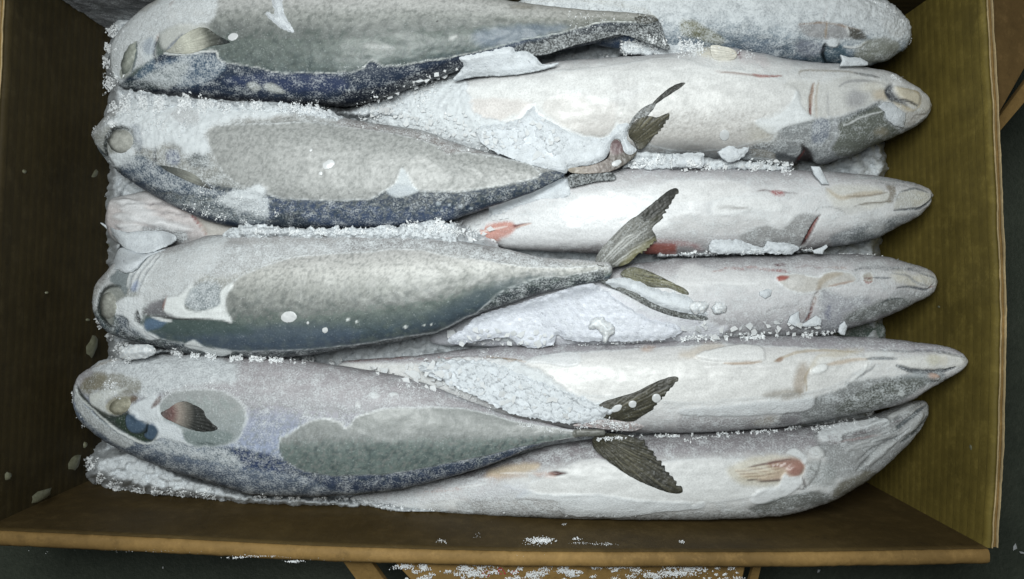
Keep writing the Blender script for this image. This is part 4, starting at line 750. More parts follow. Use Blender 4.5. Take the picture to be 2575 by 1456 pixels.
def p_F4(c):
    c.col=ramp(c.v,[(0,(160,150,154)),(.2,(166,158,162)),(.42,(150,150,158)),(.58,(150,160,182)),(.72,(104,116,134)),(.88,(76,86,100)),(1,(60,66,76))]);clouds(c,.14,4)
    c.fr[:]=.38;c.gl[:]=.35
    c.poly(C(7,(1750,250),(2000,200),(2250,240),(2250,400),(2100,520),(1900,500),(1780,400)),(150,158,180),.5,frost=.30,gloss=.8,fe=16,warp=8)  # bluish sheen of the light painted into the flank colour
    G=C(7,(2180,360),(2100,400),(2090,470),(2130,560),(2270,640),(2500,680))+C(8,(0,672),(300,665),(500,640),(700,600),(900,560),(1100,520),(1300,465),(1500,430),(1750,390),(1740,350),(1500,310),(1300,280),(1100,220),(900,180),(700,170),(550,175),(400,170),(250,190),(100,240),(60,300),(20,325))+C(7,(2560,280),(2450,250),(2350,262),(2270,300))
    c.poly(C(7,(1500,500),(1700,470),(1900,490),(2130,570),(2270,650),(2569,690))+C(8,(0,680),(500,650),(1100,530),(1500,440),(1750,395),(1700,460),(1300,600),(900,700),(500,780),(0,800))+C(7,(2300,700),(1900,600)),(46,58,80),.85,frost=.33,warp=6,fe=6)
    c.poly(C(7,(1600,480),(1900,500),(2100,560),(2150,640),(1950,650),(1750,590),(1600,540)),(34,52,88),.85,frost=.34,warp=9,fe=8)
    c.poly(G,(136,141,135),.9,fe=2.5,frost=.05,gloss=.6,h=.0007,rim=.8,warp=1.5,smooth=False)
    g=Cv.__new__(Cv)
    q=(c.px>C(7,(2090,0))[0][0]);t=ss(C(8,(0,380))[0][1]+c.wx*10,C(8,(0,480))[0][1]+c.wx*10,c.py+((c.px-900)*.02))*q*(1-ss(.86,.93,c.v))*(c.fr<.3);c.col=c.col*(1-.8*t[:,None])+lin((84,98,94))*.8*t[:,None]
    streaks(c,.34,8,3.4,16,(.35,1));bars(c,.5,.5,.86,4,26,730);mottle(c,.3,.3,.75,10,9,(126,130,122))
    # pectoral window
    c.poly(C(7,(1180,200),(1220,120),(1300,55),(1450,35),(1650,45),(1780,110),(1840,200),(1840,300),(1790,400),(1700,450),(1560,465),(1420,450),(1370,380),(1350,330),(1250,280),(1190,240)),(150,156,153),.85,fe=4,frost=.16,gloss=.5,h=.0005,rim=.6,warp=5)
    c.poly(C(7,(1380,350),(1500,340),(1700,350),(1750,400),(1650,450),(1500,460),(1410,430)),(112,124,122),.7,fe=5,warp=3);c.stroke(C(7,(1480,430),(1560,442),(1640,440)),5,(60,72,72),.7,warp=2)
    for k in range(9): c.stroke(C(7,(1420+k*40,90+k%3*30),(1430+k*40,160+k%2*40)),7,(142,150,148),.35,fe=6,warp=6)
    # frosty cheek
    c.poly(C(7,(1100,100),(1180,80),(1200,200),(1250,280),(1360,330),(1370,400),(1450,460),(1350,440),(1200,400),(1120,430),(1190,350),(1150,290),(1090,280),(960,200),(1000,150)),(212,216,218),.95,frost=.35,h=.0008,fe=3,warp=3)
    c.poly([(250,905),(400,893),(560,898),(600,960),(520,965),(420,985),(380,1000),(330,985),(300,960),(240,960)],(180,186,188),.7,frost=.62,warp=10,fe=10,h=.0008)
    c.poly(C(7,(1100,420),(1300,420),(1450,470),(1700,480),(1800,620),(1500,560),(1300,520),(1150,470)),(110,122,130),.7,frost=.62,warp=8,fe=8)
    c.poly(C(7,(600,10),(700,-60),(900,-80),(1050,-30),(1040,60),(850,90),(790,130),(760,200),(690,120),(740,20),(660,80)),(140,136,118),.8,frost=.35,warp=6,fe=5)
    c.stroke(C(4,(720,1330),(800,1290),(880,1270)),6,(140,110,70),.6,warp=4);c.poly(C(4,(600,1440),(700,1370),(800,1360),(780,1456),(700,1500),(620,1520)),(124,114,84),.7,frost=.25,warp=5)
    c.poly(C(7,(670,80),(740,50),(900,30),(960,20),(850,90),(790,130),(830,220),(790,240),(700,180)),(204,206,196),.9,frost=.35,fe=4,h=.0008,warp=3)
    c.poly(C(7,(790,150),(860,90),(980,80),(1030,100),(990,130),(940,200),(880,235),(820,215)),(146,140,116),.95,frost=.05,gloss=.6,rim=.3,fe=4,warp=2)
    c.poly(C(7,(980,90),(1040,80),(1010,130),(960,160)),(104,80,62),.8,fe=4)
    c.stroke(C(7,(1200,95),(1180,130),(1145,165)),11,(104,76,68),.85,warp=2,fe=4)
    c.poly(C(7,(570,0),(620,80),(700,160),(850,230),(960,200),(1000,250),(1100,280),(1190,340),(1170,400),(1110,430),(1000,410),(870,330),(760,270),(640,150),(580,80)),(44,52,42),.95,frost=.12,gloss=.5,h=-.0008,warp=2,fe=4)
    c.poly(C(7,(860,270),(960,240),(1000,330),(1100,370),(1140,420),(1000,410)),(50,64,52),.9,fe=5)
    c.poly(C(7,(940,250),(970,215),(1020,225),(1050,260),(1100,290),(1090,330),(1050,360),(990,360),(950,320)),(74,92,110),1,frost=.05,gloss=.6,h=.0022,fe=4,warp=1)
    c.poly(C(7,(1105,300),(1150,290),(1190,320),(1185,370),(1150,410),(1100,400),(1080,370),(1105,350)),(70,88,106),1,frost=.05,gloss=.6,h=.0022,fe=4,warp=1);c.stroke(C(7,(1110,295),(1100,340),(1070,375)),5,(18,26,30),.9,warp=1)
    c.stroke(C(7,(562,30),(600,100),(720,210),(860,330),(1000,410),(1110,440),(1180,400)),4,(216,220,214),.8,warp=2,fe=2,h=.0006)
    c.poly(C(7,(560,20),(600,110),(700,220),(850,340),(1000,430),(930,470),(850,430),(700,320),(600,220),(560,130)),(176,180,176),.9,frost=.55,fe=4,warp=3)
    c.poly(C(8,(1745,330),(1970,300),(1970,395),(1745,395)),(92,92,80),.95,frost=.06,gloss=.5,fe=3,warp=1)
    c.poly(C(8,(1530,265),(1700,270),(1850,200),(1900,200),(1870,300),(1700,300)),(176,120,104),.7,frost=.5,warp=5)
    for p in((240,85,13,9),(380,75,11,5),(115,150,6,10)): c.blob(*C(8,p[:2])[0],p[2],p[3],0,(208,208,208),.9,fe=.3,warp=4,frost=.5,h=.0008)
    for k in range(3): c.stroke(C(8,(200+k*420,560),(240+k*420,520+k*-30),(160+k*420,620)),10,(70,84,84),.4,fe=8,warp=8)
r=mk('lowest left fish, oval ice window over its red and black pectoral fin',800,1060)
fish_body(r,[(184,975),(196,950),(235,922),(270,904),(330,897),(430,893),(600,900),(735,905),(862,922),(950,935),(1030,952),(1164,1003),(1231,1028),(1298,1050),(1365,1063),(1446,1079),(1523,1080)],
 [(184,992),(193,1035),(235,1082),(300,1124),(380,1160),(500,1199),(600,1228),(640,1240),(780,1245),(862,1243),(1010,1227),(1100,1205),(1231,1168),(1350,1122),(1446,1098),(1523,1096)],
 [(184,.0),(700,.008),(1200,.016),(1523,.026)],.60,p_F4,r0=24,r1=8,lump=.0006,seed=24);ROOTS['F4']=r
# height maps for the things laid on the fish
HB=blur(HM,1)
from functools import lru_cache
HS=closed()
# ---- fins (parts of their fish)
FIN=SKIN
def fin_paint(cx,cy,base,dark,pale,n=46,frost=.05,tip=None):
    def f(c):
        ang=np.arctan2(c.py-cy,c.px-cx);r=np.hypot(c.px-cx,c.py-cy)
        s=np.sin(ang*n*3.2+fbm(c.px/26,c.py/26,3,3)*4.5)*.5+.5;s2=fbm(ang*34,r/90,3,4)
        t=np.clip(.28*s+1.0*s2+.38+.12*np.clip(c.d/12,0,1),0,1)[:,None]
        c.col=lin(dark)*(1-t)+lin(base)*t;p=ss(.2,.5,s2)*.5;c.col=c.col*(1-p[:,None])+lin(pale)*p[:,None]
        e=np.exp(-c.d/5)[:,None]*.55;c.col=c.col*(1-e)+lin(dark)*e
        c.fr[:]=frost+.2*np.clip(fbm(c.px/20,c.py/20,3,8),0,1);c.gl[:]=.35;c.h=(s-.5)*.0002+s2*.0004
    return f
def fin(root,nm,pts,paint,off=.0007,ragged=None,**k):
    pts=[tuple(q) for q in pts]
    return sheet(nm,pts,FIN,paint,off=off,thick=.0006,dome=.0002,dr=6,step=2.,hmap=HS,parent=root,warp=1.2,smooth=True,**k)
def saw(p,q,n,amp):
    n=int(n*1.5)                          # ragged trailing edge between two points
    o=[];R=np.random.default_rng(int(p[0]+q[1]));dx,dy=q[0]-p[0],q[1]-p[1];L=math.hypot(dx,dy);nx,ny=-dy/L,dx/L
    for i in range(n+1):
        t=(i+(R.uniform(-.42,.42) if 0<i<n else 0))/n;a=amp*1.25*R.uniform(.3,1.2)*(R.uniform(.3,1) if i%2 else -R.uniform(.2,.9))
        o.append((p[0]+dx*t+nx*a,p[1]+dy*t+ny*a))
    return o
F4=ROOTS['F4'];F3=ROOTS['F3'];F2=ROOTS['F2'];F1=ROOTS['F1']
fp=fin_paint(1470,1078,(76,72,50),(30,31,25),(124,118,88))
fin(F4,'tail_fin',[(1496,1036),(1502,1022),(1520,1010),(1550,1000),(1600,985),(1650,960),(1690,947),(1705,950)]+saw((1703,958),(1640,1028),8,5)+[(1612,1048),(1596,1058),(1575,1060),(1550,1056),(1520,1052),(1502,1046)],fp)
fin(F4,'tail_fin',[(1520,1089),(1560,1092),(1597,1100)]+saw((1612,1106),(1712,1226),13,-5)+[(1713,1240),(1680,1238),(1630,1220),(1580,1195),(1530,1160),(1497,1132),(1489,1108),(1500,1094)],fp)
def pinkb(c):
    c.col[:]=lin((170,150,146));c.col*=(1+.5*fbm(c.px/9,c.py/7,3,4))[:,None];c.fr[:]=.45+.4*fbm(c.px/16,c.py/12,3,6);c.gl[:]=.3
    for k in range(6): c.stroke([(1450+k*5,1072),(1490+k*6,1062-k*3),(1520+k*8,1045-k*2)],2.4,(120,82,74),.6,fe=1.6,warp=2)
fin(F4,'tail_fin_base',[(1440,1070),(1480,1056),(1500,1036),(1540,1046),(1596,1056),(1620,1072),(1590,1084),(1530,1080),(1480,1074)],pinkb,off=-.0002,rough=.0009,sink=.002)
fp=fin_paint(1475,680,(84,82,64),(36,38,32),(160,158,146),frost=.3)
def fp3(c,b=fp):
    b(c);c.fr[:]=.06;c.poly([(1490,660),(1500,620),(1560,560),(1620,545),(1640,580),(1560,650),(1530,680)],(128,128,120),.6,frost=.26,fe=14)
    R9=np.random.default_rng(9)
    for k in range(13): o_=R9.uniform(0,9);c.stroke([(1500+o_*6,655+o_*1.5),(1550+o_*7,590+o_*5),(1600+o_*7-R9.uniform(0,30),545+o_*7+R9.uniform(0,26))],R9.uniform(1,3),(190,190,182),R9.uniform(.3,.8),fe=1.5,warp=3,h=.0001)
    c.poly([(1600,530),(1645,500),(1690,472),(1706,474),(1680,520),(1650,545),(1618,556)],(34,36,30),.85,fe=7);c.poly([(1560,672),(1590,630),(1640,600),(1652,612),(1610,650)],(112,106,52),.8,fe=8)
fin(F3,'tail_fin',[(1498,650),(1515,622),(1545,590),(1580,556),(1605,540),(1640,512),(1680,480),(1702,473)]+saw((1703,484),(1665,548),7,4)+[(1640,572),(1648,590)]+saw((1650,606),(1610,640),6,4)+[(1580,662),(1545,672),(1505,668)],fp3,off=.0012)
fin(F3,'tail_fin',[(1560,690),(1585,672),(1615,676),(1650,690),(1690,710),(1725,728),(1732,740),(1715,738),(1680,724),(1640,722),(1600,712)],fin_paint(1475,670,(120,116,70),(40,42,30),(170,166,130),frost=.15))
fin(F3,'tail_fin',[(1500,700),(1540,706),(1590,730),(1640,760),(1690,780),(1740,790),(1776,796),(1776,804),(1735,803),(1680,792),(1630,772),(1570,738),(1520,716)],fin_paint(1475,670,(90,94,84),(28,34,32),(190,194,190),frost=.3))
fp=fin_paint(1540,400,(90,84,56),(34,35,28),(136,128,94))
fin(F2,'tail_fin',C(2,(2150,1030),(2140,990),(2170,930),(2230,880),(2300,870),(2350,880),(2400,860),(2445,848))+saw((1680,298),(1650,340),6,3.5)+C(2,(2330,1020),(2270,1095),(2215,1120),(2180,1060)),fp)
fin(F2,'tail_fin',C(2,(2320,780),(2350,740),(2430,670),(2500,630),(2562,618),(2550,640),(2480,690),(2400,740),(2340,782)),fin_paint(1560,370,(84,84,74),(26,28,26),(150,150,140)))
fin(F2,'tail_fin',C(2,(2320,775),(2345,785),(2300,850),(2260,885),(2200,890),(2160,950),(2130,985),(2150,920),(2200,850),(2260,800)),lambda c:(fin_paint(1560,370,(120,120,112),(60,62,60),(190,190,186),frost=.4)(c)))
def fleshy(c):
    c.col=ramp((c.px-1428)/170,[(0,(150,138,118)),(.4,(136,122,112)),(.6,(104,92,84)),(1,(70,66,52))]);clouds2=fbm(c.px/20,c.py/6,3,2);c.col*=(1+clouds2*.35)[:,None];c.fr[:]=.05;c.gl[:]=.6
    c.poly(C(2,(2000,1130),(2020,1060),(2080,1050),(2100,1130),(2040,1160)),(112,80,84),.8,warp=3)
fin(F2,'tail_fin_base',C(2,(1690,1280),(1710,1258),(1850,1240),(1980,1190),(2000,1130),(2010,1070),(2050,1045),(2090,1080),(2110,1140),(2160,1160),(2205,1135),(2180,1180),(2100,1240),(2000,1285),(1850,1300),(1740,1298)),fleshy,off=.0022)
def dk(c):
    c.col[:]=lin((30,36,36));c.col*=(1+fbm(c.px/6,c.py/3,3,2)*.5)[:,None];c.fr[:]=.42
fin(F2,'tail_fin',C(2,(1700,1310),(1850,1300),(1980,1290),(2040,1310),(2030,1350),(1900,1360),(1760,1395),(1700,1395)),dk)
fin(F1,'tail_fin',C(2,(1280,360),(1450,290),(1700,240),(1950,180),(2200,160),(2360,150),(2420,300),(2450,370),(2300,330),(2100,260),(1900,300),(1700,350),(1550,400),(1450,415),(1350,380)),dk,off=-.001)
def f1t(c):
    c.col[:]=lin((70,68,56));c.fr[:]=.35;c.gl[:]=.3;c.col*=(1+fbm(c.px/8,c.py/3,3,2)*.5)[:,None]
fin(F1,'tail_fin',C(2,(2190,100),(2300,120),(2365,145),(2340,160),(2280,175),(2200,165)),f1t)
# pectoral fins
def pec(cx,cy,st):
    def f(c):
        r=np.hypot(c.px-cx,c.py-cy);c.col=ramp(r,st);ang=np.arctan2(c.py-cy,c.px-cx);s=np.sin(ang*80+fbm(c.px/20,c.py/20,2,2))*.5+.5
        c.col*=(.86+.16*s+.4*fbm(ang*20,r/40,3,5))[:,None];c.fr[:]=.03;c.gl[:]=.55;c.h=(s-.5)*.0003
    return f
fin(F4,'pectoral_fin',C(7,(1205,210),(1250,185),(1320,140),(1380,125),(1450,150),(1520,190),(1540,240),(1590,290),(1630,325),(1600,345),(1500,350),(1400,325),(1300,280),(1230,245)),pec(*C(7,(1210,215))[0],[(0,(92,84,80)),(30,(128,90,84)),(46,(156,140,126)),(66,(112,106,96)),(84,(52,54,50)),(150,(34,36,34))]),off=.0006)
fin(F1,'pectoral_fin',C(1,(1240,385),(1290,350),(1350,280),(1450,220),(1530,205),(1580,230),(1640,270),(1720,310),(1700,325),(1640,335),(1560,350),(1480,385),(1400,402),(1300,398)),pec(*C(1,(1240,385))[0],[(0,(150,150,136)),(60,(196,194,172)),(95,(170,168,148)),(115,(90,92,80)),(150,(36,42,42)),(200,(30,36,36))]),off=.0006)
fin(F2,'pectoral_fin',C(1,(1200,1240),(1280,1250),(1370,1270),(1460,1310),(1530,1370),(1590,1415),(1540,1405),(1440,1370),(1330,1320),(1250,1280)),pec(*C(1,(1200,1240))[0],[(0,(60,66,66)),(40,(96,98,90)),(90,(140,140,126)),(140,(50,56,58))]),off=.0008)
fin(ROOTS['R1'],'pelvic_fin',C(3,(225,340),(330,350),(410,385),(405,440),(330,450),(240,435)),pec(*C(3,(500,420))[0],[(0,(200,190,170)),(60,(214,208,190))]),off=.0006)
# ---- eyes
def eye(root,cx,cy,rx,ry,ang,col,ring,z=.0009):
    t=np.linspace(0,2*np.pi,16,endpoint=False);c,s=math.cos(math.radians(ang)),math.sin(math.radians(ang))
    P=[(cx+rx*math.cos(q)*c-ry*math.sin(q)*s,cy+rx*math.cos(q)*s+ry*math.sin(q)*c) for q in t]
    def f(k):
        k.col[:]=lin(col);e=np.exp(-(k.d/7.)**2)*.9;e=e*np.clip(.6-(k.px-cx)/rx*.6,0,1);k.col=k.col*(1-e[:,None])+lin(ring)*e[:,None]
        k.col*=(1+fbm(k.px/11,k.py/11,3,4)*.4)[:,None];k.fr[:]=.04;k.gl[:]=1.
    sheet('eye',P,SKIN,f,off=.0004,thick=.002,dome=.0020,dr=16,step=1.8,parent=root,warp=4.)
eye(F2,303,355,31,29,-15,(172,171,158),(36,42,36))
eye(F3,272,768,20,34,0,(158,158,144),(70,72,64))
eye(F4,*C(7,(900,160))[0],27,20,-25,(156,150,124),(90,86,64))
eye(F1,*C(1,(960,440))[0],14,40,18,(150,154,138),(70,80,74))
HB=blur(HM,1);HS=closed()
# ---- small frozen drops on the fish
domes(F2,[(*C(1,(2462,1232))[0],16,11,-25),(*C(1,(2402,1300))[0],5,5,0),(*C(1,(2330,1125))[0],5,3,-40)])
domes(F3,[(*C(4,(2163,948))[0],20,14,-5),(*C(4,(2435,1047))[0],7,7,20),(*C(4,(2307,992))[0],3.5,4,0)])
domes(ROOTS['R1'],[(*C(3,(325,1013))[0],12,14,0),(*C(2,(2052,1223))[0],13,8,-20)])
domes(F4,[(*C(8,(1937,210))[0],10,6,-15),(*C(8,(2052,177))[0],15,8,-30),(*C(8,(2172,145))[0],10,9,0),(*C(8,(2350,100))[0],11,11,0)])
domes(F1,[(*C(1,(1745,275))[0],13,9,-20)])
def ip(nm,label,pts,off=.001,cat='ice',dome=.0012,dr=7,mat=None,paint=None,smooth=True,hm=None,group=None,**k):
    if 'shard' not in nm and 'lump' not in nm and 'nub' not in nm: k.setdefault('sink',.0014)
    o=sheet(nm,pts,mat or SKIN,paint or film,off=off,thick=.002,dome=dome,dr=dr,hmap=HS if hm is None else hm,smooth=smooth,**k)
    if o: tag(o,label,cat,group)
    return o
ip('ice_film','long hooked strip of white ice film lying on the flank of the topmost left fish',C(1,(2030,-20),(2110,-20),(2130,90),(2180,180),(2205,240),(2170,248),(2080,200),(2000,130),(1978,95),(2010,80),(2050,100)),hm=HB)
ip('ice_film','smooth white ice film filling the hollow above the second left tail',C(2,(1000,960),(1150,950),(1220,920),(1330,880),(1430,780),(1465,850),(1580,920),(1750,1000),(1900,1035),(1990,1020),(2060,930),(2150,920),(2130,1040),(2200,1120),(2160,1160),(2110,1140),(2080,1050),(2030,1045),(2000,1130),(1960,1195),(1850,1235),(1700,1260),(1670,1300),(1560,1270),(1400,1230),(1200,1160),(1050,1080)),off=.0004,warp=2)
ip('ice_plate','crazed patch of broken ice plates above the second left tail',C(2,(1010,960),(1220,925),(1440,860),(1600,960),(1690,1050),(1640,1180),(1400,1190),(1180,1150),(1060,1080)),off=.0009,warp=9,cells=24,cellh=.0016,sink=.0018,rough=.0003)
ip('ice_plate','crazed band of rounded ice plates above the lowest left tail',[(1050,925),(1150,905),(1250,915),(1340,950),(1420,980),(1520,1020),(1560,1030),(1490,1062),(1400,1062),(1290,1040),(1180,990)],off=.0008,warp=9,cells=24,cellh=.0014,sink=.0018,rough=.0003)
ip('ice_film','flat plate of ice bridging the topmost left fish and the belly below it',C(2,(870,440),(900,420),(1100,380),(1270,345),(1290,385),(1380,385),(1450,430),(1500,480),(1620,470),(1500,520),(1250,560),(1000,570),(830,600),(880,530),(905,490)),off=.001,warp=2)
def lilac(c):
    film(c);c.col*=np.array((.97,.955,1.0));c.gl[:]=.9;c.fr[:]=.35
ip('ice_sheet','wide lilac white ice sheet sloping under the third left tail',C(5,(1850,690),(1950,740),(2100,830),(2300,950),(2480,1000),(2540,1060),(2400,1120),(2050,1130),(1700,1125),(1620,1080),(1560,1160),(1420,1180),(1330,1160),(1200,1100),(900,1150),(790,1140),(810,1090),(900,1040),(1000,950),(1200,880),(1400,820),(1600,760),(1750,710)),off=.0006,paint=lilac,warp=5,dome=.001,rough=.0004,sink=.0018)
ip('ice_sheet','thin clear sheet frozen between the lobes of the third left tail',C(5,(1950,680),(2100,650),(2250,690),(2400,750),(2569,780),(2740,930),(2569,920),(2350,860),(2150,760),(2000,720)),off=.0006)
ip('ice_plate','jagged ice plate on the dark back at the second left tail',C(5,(1090,120),(1250,60),(1370,20),(1440,-20),(1560,-60),(1650,-110),(1700,-140),(1705,50),(1600,60),(1500,60),(1420,90),(1300,120),(1200,170),(1100,200)),off=.0012,smooth=False,hm=HB,warp=2)
ip('ice_nub','rounded white stub of ice beside the carton wall between the third and lowest left fish',C(4,(890,1190),(950,1160),(1080,1150),(1150,1175),(1155,1220),(1100,1250),(960,1265),(900,1250)),off=.004,dome=.005,dr=10,warp=5,mat=ICE,rough=.0012)
ip('ice_shard','flat white shard over the jaw of the second right fish',C(3,(1480,800),(1520,760),(1580,770),(1640,820),(1680,845),(1685,900),(1665,958),(1600,940),(1540,890),(1530,840)),off=.0012,smooth=False,hm=HB,warp=1)
ip('ice_shard','ragged shard of ice standing between the topmost and second right heads',C(3,(1195,410),(1260,430),(1340,430),(1400,465),(1400,485),(1300,490),(1190,495),(1210,450)),off=.003,smooth=False,warp=1)
ip('ice_shard','small upright shard at the gill of the third right fish',C(3,(975,1245),(1040,1250),(1080,1330),(1110,1380),(1060,1380),(1000,1310)),off=.002,smooth=False,warp=1)
ip('ice_shard','broad pale plate between the second and third right fish',C(3,(270,1140),(350,1090),(430,1110),(510,1100),(490,1150),(450,1190),(400,1210),(350,1215),(320,1190)),off=.0012,smooth=False,warp=5,sink=.001)
ip('ice_shard','pale corner plate left of the broad plate above the third right fish',C(3,(-60,1150),(170,1145),(175,1230),(150,1260),(-60,1250)),off=.0008,smooth=False,warp=5,sink=.002)
ip('ice_shard','ragged white flake beside the throat window of the fourth right fish',C(6,(590,760),(650,735),(680,745),(670,790),(630,810),(590,785)),off=.0015,smooth=False,hm=HB,warp=1)
ip('ice_shard','long torn film along the lower edge of the third right fish',C(6,(210,400),(230,370),(420,365),(540,415),(620,420),(640,380),(800,390),(900,430),(830,480),(600,470),(300,480),(210,450)),off=.0008,smooth=False,warp=6,sink=.0015)
ip('ice_shard','curled flake under the third right head',C(6,(985,450),(1040,430),(1090,405),(1100,425),(1070,450),(1060,475),(1000,470)),off=.003,smooth=False,warp=1)
ip('ice_shard','pointed flake beside the gill of the fourth right fish',C(6,(1180,1060),(1190,1010),(1225,980),(1245,1020),(1225,1085),(1200,1080)),off=.004,smooth=False,warp=1)
ip('ice_shard','double pointed flake at the gill slit of the fourth right fish',C(6,(820,940),(880,905),(885,960),(900,1010),(1010,935),(1050,960),(1050,1010),(960,1020),(860,1020),(800,990)),off=.002,smooth=False,warp=1)
ip('ice_lump','knobbly white ice lump standing on the lilac ice sheet',C(5,(1840,1020),(1870,960),(1950,950),(1990,990),(2035,1010),(2030,1070),(2000,1100),(1985,1140),(1950,1140),(1940,1080),(1900,1040),(1850,1040)),off=.004,dome=.005,dr=8,mat=ICE,warp=6,rough=.0016)
ip('ice_lump','rounded white lump of ice beside the tail tip of the third left fish',C(6,(60,860),(110,830),(190,840),(205,880),(150,920),(90,915)),off=.002,dome=.004,dr=8,mat=ICE,warp=6,rough=.0016)
ip('ice_lump','smaller white lump right of the tail tip of the third left fish',C(6,(235,870),(280,830),(335,860),(335,900),(280,925),(240,910)),off=.002,dome=.0035,dr=8,mat=ICE,warp=6,rough=.0016)
ip('ice_shard','thin slab of ice leaning at the carton wall in front of the pinkish head',C(4,(750,240),(860,290),(960,310),(1100,300),(1250,310),(1320,350),(1280,400),(1140,460),(1050,470),(930,430),(850,340)),off=.004,hm=np.maximum(HS,-.012),warp=2,dome=.003)
ip('ice_shard','white ice collar above the head of the third left fish',C(4,(900,430),(1000,450),(1100,470),(1240,440),(1100,500),(1010,600),(930,615),(880,590),(830,600),(850,520)),off=.002,warp=2,dome=.003,hm=np.maximum(HS,-.006))
HB=blur(HM,1);HS=closed()

SEAM=closed(9)
def seamp(c):
    film(c);c.col*=(.86+.35*fbm(c.px/12,c.py/9,3,6))[:,None];c.fr[:]=.6+.3*fbm(c.px/9,c.py/9,2,8);c.gl[:]=.1
def seam(nm,label,pts,n=6,**k):
    kw=dict(off=-.0004,hm=closed(7),rough=.0016,holes=.60,cells=n*3.2,cellh=.0022,warp=12,dome=.0008,paint=seamp,sink=.0035,grow=7);kw.update(k)
    g=kw.pop('grow');P=np.array(pts,float);c=P.mean(0);h=len(P)//2
    pts=[(x,y+(-g if i<h else g)) for i,(x,y) in enumerate(pts)]
    o=ip(nm,label,pts,cat='ice',**kw)
    if o:o['kind']='stuff'
seam('crushed_ice','crushed ice packed above the second left fish',[(295,232),(420,248),(560,262),(700,266),(830,284),(860,300),(800,292),(640,276),(500,270),(380,268),(300,268)])
seam('crushed_ice','crushed ice in the seam between the second and third left fish',[(610,572),(740,580),(860,580),(1000,574),(1100,560),(1200,590),(1260,622),(1160,610),(1060,598),(860,592),(680,590),(560,588)])
# ---- packed frost bed between and below the fish
def bed():
    st=4.;gx=np.arange(215,2240,st);gy=np.arange(-90,1290,st);px,py=np.meshgrid(gx,gy)
    out=[(300,-90),(290,40),(285,150),(290,240),(282,330),(290,440),(278,500),(285,600),(290,700),(285,800),(292,900),(300,1000),(290,1100),(236,1150),(228,1195),(300,1245),(600,1270),(1000,1290),(1500,1290),(2000,1280),(2080,1200),(2210,1130),(2170,1000),(2230,900),(2200,820),(2180,700),(2200,600),(2150,500),(2220,430),(2200,330),(2150,200),(2150,60),(2150,-90)]
    P=np.array(out,float);d,_=pdist(px+fbm(px/18,py/18,3,2)*14,py+fbm(px/18,py/18,3,6)*14,P,True)
    z=-.040+fbm(px/70,py/50,4,5)*.012
    lift=np.zeros(px.shape)
    def up(pts,zz,fe=14):
        nonlocal z
        e,_=pdist(px+fbm(px/16,py/16,3,3)*9,py+fbm(px/16,py/16,3,7)*9,np.array(pts,float),True);m=ss(-fe,fe,e);z=z*(1-m)+zz*m
    up([(240,1150),(330,1130),(480,1200),(640,1245),(800,1250),(900,1265),(900,1275),(600,1266),(500,1250),(350,1230),(230,1195)],-.006)
    up([(245,150),(300,100),(330,200),(300,300),(240,300),(290,230)],-.008)
    up([(285,220),(380,230),(800,255),(830,275),(500,265),(300,290)],.006)
    up([(900,1262),(1200,1288),(1300,1296),(1200,1302),(1000,1294)],-.004)
    up([(290,480),(330,560),(300,640),(400,650),(300,700),(280,560)],-.012)
    up([(300,870),(420,875),(700,895),(750,905),(420,890),(300,905)],.002)
    up([(850,285),(1000,215),(1170,150),(1250,160),(1000,300),(900,300)],-.008)
    up([(560,582),(900,582),(1100,575),(1250,590),(1100,592),(700,588)],.004,6)
    up([(1130,840),(1300,870),(1750,860),(1800,840),(1600,830),(1200,815)],-.004)
    up([(1100,890),(1250,950),(1420,1040),(1300,1050),(1100,960)],.0)
    up([(1560,376),(1640,376),(1760,392),(1900,402),(2000,418),(1990,436),(1850,432),(1700,430),(1560,430)],.012,8)
    up([(1560,100),(1700,92),(1790,112),(1800,138),(1680,148),(1560,140)],.010,8)
    up([(1650,636),(1800,634),(2040,626),(2040,636),(1800,644),(1650,648)],.010,5)
    up([(1600,846),(1800,846),(2100,838),(2100,846),(1800,852),(1600,856)],.012,5)
    f1,f2,cid=worley(px/26+fbm(px/20,py/20,2,1)*.3,py/22,3)
    z=z+(f2-f1).clip(0,.35)*.004+((cid%17)/17-.5)*.005+fbm(px/9,py/9,3,9)*.0022
    z=np.where(d<0,z-(-d)*.0024,z);z=np.maximum(z,-.1195+.002*fbm(px/30,py/30,2,1))
    X,Y,_=W(px,py,z)
    ok=z>-.118
    n=px.size;idx=np.arange(n).reshape(px.shape);q=ok[:-1,:-1]|ok[1:,1:]
    F=np.stack([idx[:-1,:-1][q],idx[1:,:-1][q],idx[1:,1:][q],idx[:-1,1:][q]],-1)
    col=np.broadcast_to(lin((196,200,204)),(n,3)).copy();col*=(1+.2*fbm(px/30,py/30,3,4).ravel()-.45*(1-ss(0,.09,(f2-f1).ravel())))[:,None]
    fr=np.full(n,.62)+.25*fbm(px/40,py/40,3,12).ravel()
    V=np.stack([X.ravel(),Y.ravel(),z.ravel()],-1)
    o=mesh_from('packed_frost',V,F[:,::-1],SKIN,col,np.clip(fr,0,1));tag(o,'packed white frost and crushed ice frozen between the layers of fish','ice',kind='stuff')
    hm_add(px[ok],py[ok],z[ok])
bed()
HB=blur(HM,1);HS=closed()

